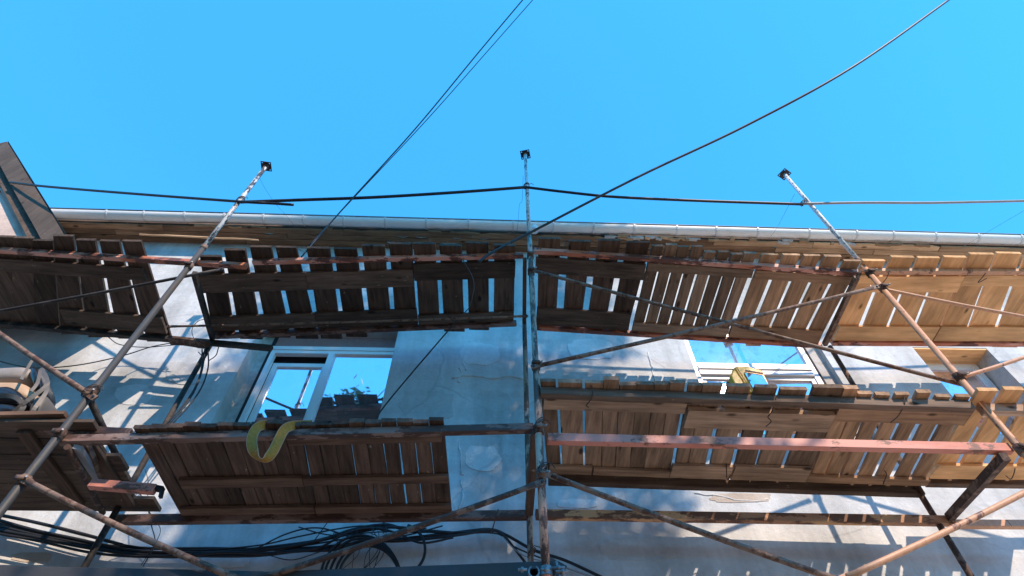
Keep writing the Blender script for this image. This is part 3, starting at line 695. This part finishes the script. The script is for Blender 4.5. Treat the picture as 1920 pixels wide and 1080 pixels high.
deck('lower deck panel past the salmon pole, pale plank ends in the sun', sR2, (1825, 752), (2010, 754), (1738, 898), (1935, 900), 4, [.35, .5, .3], 'wood_lit', 'wood_lit_x',
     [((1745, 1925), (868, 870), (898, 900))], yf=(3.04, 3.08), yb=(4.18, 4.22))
# near-black boards lying lengthwise at the picture edge
pz = 4.28
o = thing('plank_deck', 'near black lower boards running lengthwise at the grey pole, under the wrapped bundle', 'scaffold deck', (-3.7, 3.7, pz), 'plank deck panels of the scaffold')
for k in range(6):
    y0 = 3.20 + k * .178; xe = (-2.62 - .0 * k) + random.uniform(-.05, .05)
    MB().bar((-5.4, y0 + .085, pz + .015), (xe - (.14 if k < 5 else 0), y0 + .085, pz + .015 + random.uniform(-.004, .004)), .17, .03, jit=.003, n=5).build('plank', M['wood_black_x'], o, .002)
for x in (-4.6, -3.25, -2.86):
    MB().bar((x, 3.28, pz - .016), (x + .02, 4.14, pz - .016), .10, .028, jit=.002, n=3).build('cross_board', M['wood_dark'], o, .002)
# stray board ends and shims at the grey pole
def loose(label, a, b, Y, w_, h_, mat, name='loose_board'):
    o = MB().bar(at(*a, Y), at(*b, Y), w_, h_, jit=.003, n=3).build(name, M[mat]); tag(o, label, 'board', 'loose boards on the scaffold')
loose('dark loose board edge just below the wrapped bundle', (-40, 787), (128, 783), F + .03, .12, .03, 'wood_dark_x')
loose('grey loose board propped upright between the lower rails', (178, 832), (196, 890), 3.8, .22, .02, 'wood_dark')
loose('dark flat board end sticking out past the dark upper panel', (318, 638), (394, 645), B - .06, .10, .03, 'rust_bar')

# ------------------------------------------------------------------ overhead cables
def cable(label, pts, r, mat='cable', name='cable', group=None, n=8, seg=6, cat='cable'):
    P = [at(x, y, Y) for x, y, Y in pts]
    o = MB().tube(smooth_path(P, n), r, seg).build(name, M[mat], loc=P[0])
    return tag(o, label, cat, group)
fy = F - .03
cable('black cable from the gable to the chipped white pole, cut end hanging past it', [(20, 342, 3.85), (90, 350, 3.7), (260, 364, 3.4), (450, 378, fy), (505, 381, fy), (550, 384, fy)], .0175)
cable('black cable strung from the chipped white pole to the middle pole', [(452, 379, fy), (560, 375, fy), (700, 370, fy), (850, 361, fy), (986, 351, fy)], .020)
cable('black cable strung from the middle pole to the drilled white pole', [(986, 351, fy), (1060, 360, fy), (1150, 369, fy), (1300, 376, fy), (1505, 383, fy)], .018)
cable('pale sunlit cable running off from the drilled white pole', [(1505, 382, fy), (1620, 380, fy), (1760, 380, fy), (1990, 375, fy)], .017, 'cable_grey')
cable('thicker of the two thin wires slanting up into open sky', [(985, -6, 1.5), (900, 95, 2.0), (780, 240, 2.6), (640, 395, 3.1), (565, 482, 3.15)], .0075)
cable('thinner of the two thin wires slanting up into open sky', [(1004, -6, 1.5), (915, 95, 2.0), (800, 225, 2.6), (650, 385, 3.1), (578, 462, 3.15)], .005)
cable('thick black cable sweeping from the sky corner down across the gutter outlet', [(1790, -8, 1.4), (1600, 125, 1.9), (1400, 235, 2.4), (1200, 330, 2.8), (1000, 433, 3.1), (925, 472, 3.14), (897, 492, 3.16)], .0145)
cable('grey wire dangling in a bow across the slits near the middle pole', [(868, 487, 3.2), (886, 520, 3.25), (888, 545, 3.3), (880, 575, 3.4), (870, 587, 3.5)], .0045, 'wire')
cable('black cable slanting from the upper deck down past the fixed pane', [(858, 600, 3.9), (830, 632, 4.0), (770, 702, 4.2), (722, 760, 4.35), (703, 788, 4.4)], .0085)
cable('short bent wire end poking out beneath the thin level brace', [(838, 585, 3.9), (842, 592, 3.9), (852, 605, 3.9), (858, 600, 3.9)], .004, 'wire')
cable('thin wire drooping from the chipped white pole towards the gutter', [(487, 334, fy), (495, 350, 3.3), (515, 380, 3.6), (535, 402, 4.0), (548, 418, 4.1), (556, 432, 4.14)], .0015)
cable('thin kinked wire beside the perforated pole top', [(981, 330, fy), (979, 375, 3.4), (974, 384, 3.5), (971, 420, 4.0), (967, 446, 4.14)], .0018)
cable('thin kinked wire falling from the drilled white pole top', [(1490, 364, fy), (1483, 377, 3.3), (1467, 408, 3.7), (1455, 430, 4.1), (1442, 447, 4.14)], .0016)
cable('fine wire crossing the gutter at the picture edge', [(1925, 392, 3.6), (1860, 430, 4.0), (1800, 466, 4.2)], .0016)
# cables on the wall near the gable end
cable('thin cable draped over the wrapped bundle and up to the dark upper deck', [(-20, 672, 4.2), (30, 685, 4.15), (75, 690, 4.1), (150, 684, 4.2), (230, 667, 4.35), (285, 650, 4.4), (340, 640, 4.35)], .006)
cable('short drooping cable under the dark upper panel', [(203, 632, 4.3), (225, 646, 4.4), (275, 651, 4.42), (345, 645, 4.35)], .005)
cable('wire arc beside the end crosspiece of the blackish deck', [(392, 598, 4.1), (372, 602, 4.15), (360, 618, 4.2), (364, 638, 4.25)], .004)
for i, (dx, sag) in enumerate(((0, 0), (6, 4), (-5, 3))):
    cable('black cable strapped down the dark wall pole', [(384 + dx, 655, 4.15), (380 + dx + sag, 690, 4.14), (366 + dx + sag, 730, 4.13), (340 + dx, 770, 4.13), (310 + dx, 802, 4.14)], .007, group='cables strapped to the dark pole')
MB_tie = [((395, 648), (370, 652)), ((372, 660), (384, 676)), ((410, 650), (392, 676))]
for a, b in MB_tie: cable('twist of black tie wire at the head of the dark wall pole', [(*a, 4.15), ((a[0] + b[0]) / 2 + 4, (a[1] + b[1]) / 2 + 3, 4.12), (*b, 4.14)], .005, group='tie wires at the dark pole head')
# black cable bundle low on the wall
bundle = [[(-30, 968), (60, 992), (140, 1010), (240, 1030), (340, 1036), (460, 1034), (560, 1022), (640, 1004), (720, 988), (780, 990)],
          [(-30, 980), (60, 1000), (140, 1018), (240, 1034), (340, 1040), (470, 1042), (560, 1032), (640, 1022), (700, 1012), (780, 1012), (860, 1004), (920, 995), (945, 1004), (985, 1055)],
          [(-30, 985), (80, 1009), (180, 1026), (290, 1036), (420, 1034), (520, 1024), (600, 1012), (660, 994), (720, 984), (760, 992), (850, 1000)],
          [(-30, 974), (80, 1002), (180, 1020), (280, 1029), (400, 1030), (500, 1030), (590, 1026), (680, 1018), (760, 1008), (840, 1000), (915, 993), (950, 1003), (1000, 1030), (1060, 1052), (1130, 1082)],
          [(-30, 990), (60, 1006), (150, 1024), (250, 1039), (330, 1044), (420, 1038), (500, 1038), (560, 1032), (620, 1030), (660, 1022)],
          [(-30, 963), (60, 980), (150, 1004), (250, 1024), (350, 1032), (480, 1024), (560, 1006), (640, 992), (690, 988), (740, 996), (900, 996), (935, 1000), (965, 1025), (1040, 1056), (1110, 1082)],
          [(520, 1030), (600, 1018), (660, 1008), (700, 1014), (760, 1014), (850, 1004), (920, 998), (950, 1012), (985, 1052)]]
for i, b in enumerate(bundle):
    cable({0: 'black cable topping the sagging bundle, ending behind the rusty brace at the coil', 1: 'thick black cable of the bundle dropping steeply by the foot of the middle pole', 3: 'thick black cable of the bundle running on past the clamps to the lit side', 5: 'thin black cable rising above the bundle and running on past the clamps', 6: 'short thin black cable lying on the bundle between coil and middle pole'}.get(i, 'black cable of the sagging bundle low on the grey wall'), [(x, y + random.uniform(-1.5, 1.5), 4.46 + .008 * (i % 4)) for x, y in b], random.uniform(.010, .015) if i < 5 else .006, group='cables of the sagging bundle', n=6)
def coil(px, py, rx, ry, r, Y, a0, a1, label='loop of black cable coiled below the sagging bundle'):
    P = []
    for k in range(19):
        a = a0 + (a1 - a0) * k / 18; P.append((px + rx * math.cos(a), py - ry * math.sin(a), Y))
    cable(label, P, r, group='coiled cable loops', n=2)
for k in range(5):
    coil(676 + k * 4, 1092, 74 - k * 4 + random.uniform(-3, 3), 88 - k * 5, .0105, 4.42 - .012 * k, -.25, math.pi + .25)
coil(755, 1030, 42, 46, .012, 4.42, -1.2, 1.35, 'stray thick loop of black cable apart from the coil, nearer the middle pole')
for k in range(9):
    x = random.uniform(610, 720); y = random.uniform(990, 1010)
    cable('loose thin wire curling out of the coil', [(x, y, 4.44), (x + random.uniform(-20, 40), y - 14 + random.uniform(0, 30), 4.43), (x + random.uniform(-20, 25), y + 40, 4.42), (x + random.uniform(-45, 20), y + 85, 4.44)], random.uniform(.002, .0035), group='loose wires curling from the coil', n=6)
cable('thin wire drooping from the lower brown rail beside the hooked stub', [(262, 925, 4.2), (276, 950, 4.3), (284, 985, 4.4), (290, 1020, 4.44), (268, 1062, 4.45)], .004)
cable('second thin wire looping behind the lower brown rail', [(272, 880, 4.3), (278, 905, 4.32), (277, 950, 4.35), (290, 975, 4.38), (300, 1000, 4.42), (265, 1060, 4.44)], .003)
cable('wire hook hanging off the brown rail end near the middle pole', [(934, 955, 4.15), (930, 968, 4.12), (924, 990, 4.2), (920, 1000, 4.4)], .005, 'wire')
cable('pale thin wire joining the bundle behind the middle pole', [(942, 1006, 4.46), (965, 1030, 4.45), (990, 1045, 4.44), (1050, 1060, 4.43), (1120, 1086, 4.43)], .004, 'cable_grey')

for pts_, r_, lb in (([(478, 1030), (540, 1000), (600, 990), (680, 1012), (760, 1004), (830, 986)], .006, 'thin black cable arching between the lower brown rail and the coil'),
                     ([(520, 1036), (590, 1030), (650, 1000), (700, 990), (745, 1000), (790, 1018), (850, 1008)], .009, 'black cable humped over the top of the coil'),
                     ([(560, 988), (600, 1000), (640, 1004), (700, 998), (760, 996), (800, 990)], .005, 'thin cable hanging straight off the lower brown rail above the coil'),
                     ([(585, 1020), (610, 985), (622, 968)], .004, 'thin wire rising from the bundle to the lower brown rail'),
                     ([(500, 1040), (545, 1050), (590, 1038), (640, 1020)], .004, 'thin wire sagging just under the bundle before the coil'),
                     ([(-30, 960), (60, 978), (150, 1000), (230, 1022)], .013, 'thick black cable on top of the bundle at the picture edge'),
                     ([(-30, 996), (70, 1014), (170, 1036), (270, 1044), (360, 1040)], .010, 'black cable lowest in the bundle at the picture edge')):
    cable(lb, [(x, y, 4.44) for x, y in pts_], r_, group='cables of the sagging bundle')

# rusty wire ties at nodes
def tie(label, px, py, Y, r=.035, turns=3, tail=(14, 22)):
    c = at(px, py, Y); P = []
    for k in range(turns * 10 + 1):
        a = 2 * math.pi * k / 10; P.append(c + Vector((r * math.cos(a), r * math.sin(a), .012 * k / 10 * random.uniform(.8, 1.3) + .03 * math.cos(a))))
    P.append(P[-1] + Vector((.03, -.02, -.02))); P.append(P[-1] + Vector((.02 * tail[0] / 14, 0, -.04 * tail[1] / 22)))
    o = MB().tube(P, .0035, 5).build('tie_wire', M['wire'], loc=c); tag(o, label, 'tie wire', 'wire ties on the scaffold')
tie('rusty wire tie round the middle pole at the pink rail', 1010, 800, F)
tie('rusty wire tie round the middle pole where the lower braces meet', 1016, 885, F)
tie('black wire tie on the chipped white pole at the cables', 450, 376, F)
tie('wire tie round the middle pole at the cable crossing', 987, 350, F)
tie('wire tie where the braces meet the grey pole', 168, 738, F, .045)
tie('rusty wire tie on the salmon pole at the red rail end', 1612, 516, F)
tie('wire tie on the drilled white pole at the pale cable', 1506, 382, F)
tie('rusty wire tie behind the pole at the lower beam clamps', 997, 1040, B - .02, .03)
def strapwire(label, pts, r=.004):
    cable(label, pts, r, 'wire', 'tie_wire', 'wire ties around the boards', 5, 5, 'tie wire')
strapwire('wire twisted round the bearer by the middle pole', [(1108, 722, 3.15), (1112, 738, 3.16), (1106, 752, 3.2), (1099, 760, 3.3), (1104, 764, 3.3)])
strapwire('forked wire on the cross board below the yellow case', [(1456, 742, 3.15), (1448, 770, 3.28), (1440, 782, 3.3), (1446, 790, 3.3), (1436, 800, 3.32)])
strapwire('forked wire on the cross board of the light brown panel', [(1695, 745, 3.15), (1696, 758, 3.17), (1684, 780, 3.26), (1670, 792, 3.28)])
strapwire('wire hanging over the wall side board below the yellow case', [(1362, 868, 4.0), (1362, 885, 4.0), (1364, 900, 4.05), (1370, 890, 4.0)])
strapwire('wire hanging over the wall side board of the light brown panel', [(1658, 882, 4.0), (1662, 890, 4.0), (1656, 908, 4.1)])
strapwire('wire over the honey coloured cross board at the salmon pole', [(1668, 508, 3.18), (1662, 522, 3.25), (1652, 534, 3.3)])
strapwire('twisted wire on the honey coloured board at the picture edge', [(1848, 512, 3.18), (1842, 520, 3.25), (1834, 530, 3.3), (1850, 522, 3.3)])
strapwire('wire round the wall side board past the salmon pole', [(1900, 868, 4.0), (1903, 880, 4.0), (1896, 898, 4.08), (1886, 892, 4.05)])

# ------------------------------------------------------------------ clamps at the foot of the middle pole
cl = thing('tube_clamp', 'open tube end held by bolted clamps at the foot of the middle pole', 'clamp', at(1003, 1074, F - .06))
c = at(1001, 1073, F - .08); dview = Vector((0, 1, .0))
ring = MB()
for k in range(14):
    a0_, a1_ = 2 * math.pi * k / 14, 2 * math.pi * (k + 1) / 14
    cs = []
    for yy in (-.0, .16):
        for rad, a in ((.0245, a0_), (.0245, a1_), (.0205, a1_), (.0205, a0_)):
            cs.append(c + Vector((rad * math.cos(a), yy, rad * math.sin(a))))
    ring.hexa(cs)
ring.build('tube_end', M['dark_steel'], cl)
MB().tube([c + Vector((0, .1, 0)), c + Vector((0, .12, 0))], .021, 12).build('tube_dark_disc', M['hole'], cl)  # dark disc set in the open tube, its inner shade given as colour
for sx in (-1, 1):
    P = [c + Vector((sx * .028 * math.cos(a), .01, .03 * math.sin(a))) for a in [math.pi * (-.35 + .7 * k / 6) for k in range(7)]]
    MB().ribbon(P, [Vector((0, .04, 0))] * 7, .007).build('jaw', M['steel'], cl)
    b = c + Vector((sx * .036, -.005, .012)); MB().tube([b, b + Vector((sx * .05, 0, .0))], .008, 8).build('bolt', M['steel'], cl)
    MB().tube([b + Vector((sx * .02, 0, 0)), b + Vector((sx * .034, 0, 0))], .014, 6).build('nut', M['steel'], cl)
cl2 = thing('tube_clamp', 'bolted clamp jaw gripping the foot of the middle pole', 'clamp', at(1030, 1072, F - .05))
c = at(1024, 1066, F)
for k, s in enumerate((-1, 1)):
    P = [c + Vector((.031 * math.cos(a), -.031 * math.sin(a), -.02)) for a in [math.pi * (.1 + .8 * k2 / 6) for k2 in range(7)]]
    if k == 0: MB().ribbon(P, [Vector((0, 0, .05))] * 7, .008).build('jaw', M['steel'], cl2)
    b = c + Vector((.03 + .02 * k, -.03, -.012 - .02 * k)); MB().tube([b, b + Vector((.07, -.005, 0))], .008, 8).build('bolt', M['steel'], cl2)
    MB().tube([b + Vector((.03, 0, 0)), b + Vector((.046, 0, 0))], .016, 6).build('nut', M['steel'], cl2)
MB().bar(at(1043, 1052, F - .02), at(1051, 1084, F - .02), .008, .012).build('wedge', M['steel'], cl2)

# ------------------------------------------------------------------ olive strap
Z0 = sL(-1.45, 3.2) + .045
sp = [(548, 794, 3.19), (560, 795, 3.30)]
pts = [at(x, y, Y) for x, y, Y in [(585, 796, 3.42), (560, 797, 3.25), (545, 799, 3.165), (533, 806, 3.13), (522, 826, 3.115), (512, 846, 3.11), (500, 860, 3.105), (488, 862, 3.10), (477, 850, 3.095), (472, 832, 3.095), (474, 815, 3.10), (482, 802, 3.12), (493, 797, 3.165), (505, 797, 3.25), (520, 797, 3.4)]]
pts = smooth_path(pts, 4); n = len(pts); wv = []
for k, p in enumerate(pts):
    t = k / (n - 1); a = math.pi * (t - .5)
    tang = (pts[min(k + 1, n - 1)] - pts[max(k - 1, 0)]).normalized(); view = (p - Vector((0, 0, CAM_Z))).normalized()
    side = tang.cross(view).normalized(); tw = math.exp(-((t - .50) / .09) ** 2)
    flat = (side * (1 - .75 * tw) + view * (.9 * tw)).normalized()
    wv.append(flat * .06)
strap = thing('webbing_strap', 'olive and tan webbing strap looping over the edge of the lower deck', 'strap', pts[n // 2])
MB().ribbon(pts, wv, .003).build('webbing', M['strap'], strap)
for s in (-1, 1):
    MB().tube([p + w_ * .5 * s for p, w_ in zip(pts, wv)], .0028, 5).build('edge_stitching', M['strap_edge'], strap)

# ------------------------------------------------------------------ yellow case on the lower deck
zb = sR(2.2, 3.3) + .045
cL, cR = at(1372, 722, 3.24), at(1440, 722, 3.24)
zt_ = at(1400, 690, 3.3).z
ca = thing('yellow_case', 'yellow plastic tool case with a blue glossy window standing on the deck edge', 'case', (cL.x + .15, 3.3, zb))
m = MB(); x0 = cL.x; H = (zt_ - zb) * .8
prof = [(0, 0), (0, .62 * H), (.05, .92 * H), (.10, H), (.17, .985 * H), (.27, .86 * H), (.275, .80 * H), (.275, 0)]
for yy, ins in ((3.20, .012), (3.22, 0), (3.40, 0), (3.42, .012)):
    cx_, cz_ = .137, H / 2
    for px_, pz_ in prof: m.v.append(Vector((x0 + px_ + (cx_ - px_) * ins * 4, yy, zb + pz_ + (cz_ - pz_) * ins * 4)))
k_ = len(prof)
for r_ in range(3):
    for i in range(k_): m.f.append([r_ * k_ + i, (r_ + 1) * k_ + i, (r_ + 1) * k_ + (i + 1) % k_, r_ * k_ + (i + 1) % k_])
m.f += [list(range(k_)), list(reversed(range(3 * k_, 4 * k_)))]
m.build('shell', M['yellow'], ca, .006)
MB().hexa([(x0 + .125, 3.186, zb + .02), (x0 + .258, 3.186, zb + .02), (x0 + .258, 3.2, zb + .05), (x0 + .125, 3.2, zb + .05),
           (x0 + .113, 3.186, zb + H * .70), (x0 + .245, 3.186, zb + H * .60), (x0 + .245, 3.2, zb + H * .60), (x0 + .113, 3.2, zb + H * .70)]).build('window', M['glass_dirty'], ca)
for q in (.07, .086):
    MB().bar((x0 + q + .03, 3.192, zb + .0), (x0 + q - .012, 3.192, zb + H * .93), .006, .006).build('rib', M['yellow'], ca)
MB().bar((x0 + .12, 3.18, zb + H * .73), (x0 + .25, 3.18, zb + H * .63), .012, .01).build('window_lip', M['strap_edge'], ca)
MB().box((x0 - .012, 3.27, zb + .5 * H), (x0 + .002, 3.31, zb + .62 * H)).build('latch', M['dark_steel'], ca)

# ------------------------------------------------------------------ wrapped bundle on the boards by the gable end
by = 3.7
bu = thing('wrapped_bundle', 'bundle in white sheet and black film tied with pale straps on the lower boards', 'bundle', (at(20, 775, by).x, by, 4.33))
def lump(pxs, Y0, Y1, name, mat, jit=.012, rows=5):
    """A soft sack: cross-section outline given at the front, swelling towards the middle of its depth."""
    m = MB(); k_ = len(pxs); cen = sum((at(x, y, Y0) for x, y in pxs), Vector()) / k_
    for r_ in range(rows):
        t = r_ / (rows - 1); Yc = Y0 + (Y1 - Y0) * t; s_ = .86 + .18 * math.sin(math.pi * t)
        for x, y in pxs:
            p = at(x, y, Y0); p = cen + (p - cen) * s_; p.y = Yc
            m.v.append(p + Vector((random.uniform(-jit, jit), random.uniform(-jit, jit), random.uniform(-jit, jit))))
    for r_ in range(rows - 1):
        for i in range(k_): m.f.append([r_ * k_ + i, r_ * k_ + (i + 1) % k_, (r_ + 1) * k_ + (i + 1) % k_, (r_ + 1) * k_ + i])
    m.f += [list(reversed(range(k_))), list(range((rows - 1) * k_, rows * k_))]
    o = m.build(name, M[mat], bu); md = o.modifiers.new('soft', 'SUBSURF'); md.levels = md.render_levels = 2
    for p in o.data.polygons: p.use_smooth = True
    return o
lump([(-90, 690), (-40, 684), (20, 684), (58, 678), (64, 690), (48, 704), (0, 708), (-90, 710)], 3.62, 4.05, 'white_sheet', 'whitefilm', .008)
lump([(48, 680), (64, 675), (74, 690), (80, 715), (62, 726), (48, 708)], 3.6, 3.95, 'black_film', 'film', .012)
lump([(-90, 712), (0, 709), (45, 708), (62, 724), (58, 738), (40, 746), (-90, 735)], 3.58, 4.0, 'cream_sheet', 'creamfilm', .008)
lump([(-90, 722), (-20, 720), (20, 716), (42, 728), (50, 742), (30, 748), (-90, 752)], 3.52, 3.9, 'black_film', 'film', .014)
lump([(-90, 750), (0, 748), (32, 752), (46, 768), (20, 778), (-90, 778)], 3.54, 3.95, 'black_film', 'film', .01)
lump([(60, 740), (84, 728), (88, 742), (66, 776), (44, 778), (48, 764)], 3.62, 4.0, 'white_sheet', 'strapping', .006)
def bstrap(pts, w_):
    P = smooth_path([at(x, y, Y) for x, y, Y in pts], 5); vv = []
    for k, p in enumerate(P):
        tg = (P[min(k + 1, len(P) - 1)] - P[max(k - 1, 0)]).normalized(); view = (p - Vector((0, 0, CAM_Z))).normalized(); vv.append(tg.cross(view).normalized() * w_)
    MB().ribbon(P, vv, .006).build('packing_strap', M['strapping'], bu)
bstrap([(-30, 743, 3.48), (15, 742, 3.46), (34, 748, 3.46), (44, 762, 3.48), (30, 780, 3.5)], .034)
bstrap([(78, 690, 3.54), (88, 712, 3.5), (84, 726, 3.48), (50, 752, 3.46), (14, 782, 3.5)], .03)
bstrap([(90, 716, 3.52), (86, 736, 3.48), (66, 764, 3.47), (54, 784, 3.5)], .028)
bstrap([(60, 676, 3.56), (46, 700, 3.52), (40, 712, 3.5)], .022)
bstrap([(76, 694, 3.53), (70, 718, 3.48), (58, 734, 3.46)], .024)

# ------------------------------------------------------------------ street side: apartment block and the tall tree whose shade crosses the wall
apt = thing('apartment_block', 'plain apartment block across the street behind the viewer, seen only mirrored in glass', 'apartment block', (-9, -15, 0))
MB().box((-22, -24, 0), (-3.2, -13, 13.2)).build('wall', M['block_wall'], apt)
MB().box((-22.3, -24.3, 13.2), (-2.9, -12.7, 13.45)).build('roof', M['tin'], apt)
for x, h_ in ((-18, 2.4), (-13.5, 1.6), (-11.2, 2.2), (-6.3, 2.0), (-4.6, 1.5)):
    MB().box((x, -14.6, 13.45), (x + .8, -13.6, 13.45 + h_ * .6)).build('chimney', M['block_wall'], apt)
wbox = MB().box((-.7, -.05, -.8), (.7, .03, .8)).build('window', M['glass'], apt)
wbox.data.transform(Matrix.Translation(parent_loc(apt)))
first = True
for fl_ in range(5):
    for k in range(7):
        q_ = wbox if first else wbox.copy()
        if not first: C.objects.link(q_); q_.parent = apt
        q_.location = Vector((-20.4 + k * 2.6, -13, 2 + fl_ * 2.45)) - parent_loc(apt); first = False
def tree(label, x, y, h, z0, rad, n, leaf):
    t = thing('street_tree', label, 'tree', (x, y, 0), 'trees on the street side')
    MB().tube([(x, y, 0), (x + .08, y, h * .3), (x - .05, y + .06, h * .6), (x, y, h * .93)], [.28, .22, .13, .03], 9).build('trunk', M['bark'], t)
    for k in range(9):
        a = k * 2.4; zz = z0 + (h - z0) * (.05 + .09 * k); L_ = rad * .8
        MB().tube([(x, y, zz), (x + L_ * .5 * math.cos(a), y + L_ * .5 * math.sin(a), zz + .7), (x + L_ * math.cos(a), y + L_ * math.sin(a), zz + 1.7)], [.08, .05, .015], 6).build('limb', M['bark'], t)
    clumps = []
    for k in range(230):
        zz = random.random() ** .9; rr = rad * .9 * (math.sin(math.pi * min(1, .12 + .86 * zz)) ** .6) * random.uniform(0, 1.0) ** .6; a = random.uniform(0, 6.283)
        clumps.append((Vector((x + rr * math.cos(a), y + rr * math.sin(a), z0 + (h - z0) * zz)), random.uniform(.45, .95)))
    m = MB()
    for k in range(n):
        c, s = random.choice(clumps); d = Vector((random.gauss(0, 1), random.gauss(0, 1), random.gauss(0, 1))).normalized() * s * random.random() ** .5
        p = c + d; a = Vector((random.gauss(0, 1), random.gauss(0, 1), random.gauss(0, .6))).normalized(); b = a.cross(Vector((random.gauss(0, 1), random.gauss(0, 1), random.gauss(0, 1)))).normalized()
        l = leaf * random.uniform(.7, 1.3); q = len(m.v); m.v += [p - a * l, p + b * l * .45, p + a * l, p - b * l * .45]; m.f.append([q, q + 1, q + 2, q + 3])
    m.build('crown', M['leaf'], t)
tree('tall narrow leafy street tree behind the viewer shading the middle of the wall', 3.4, -3.4, 22, 8.0, 2.3, 50000, .08)
tree('small bare-topped tree by the apartment block seen in the fixed pane', -6.3, -9.5, 19.2, 12.0, 2.0, 1500, .16)

tree('broad leafy unseen street tree left of the narrow one, added to darken the ground under the decks', -8.0, -7.5, 11.5, 3.0, 3.0, 9000, .24)  # unseen, added so its shade on the ground keeps the left decks dark
tree('second broad unseen street tree added behind the viewer near the gable', -3.0, -7.0, 10.5, 3.0, 2.4, 7000, .24)  # unseen as well, added to shade more of the left-hand ground
ro = thing('row_house', 'low plain row house across the street behind the viewer, out of the picture', 'house', (18, -15, 0))
MB().box((-2.5, -24, 0), (42, -13.5, 6.5)).build('wall', M['block_wall'], ro)
MB().box((-2.8, -24.3, 6.5), (42.3, -13.1, 6.8)).build('roof', M['tin'], ro)
lw = thing('row_house', 'second low row house further down the street, out of the picture', 'house', (-34, -15, 0))
MB().box((-50, -24, 0), (-22.6, -13.5, 7.5)).build('wall', M['block_wall'], lw)
MB().box((-50.3, -24.3, 7.5), (-22.5, -13.1, 7.8)).build('roof', M['tin'], lw)
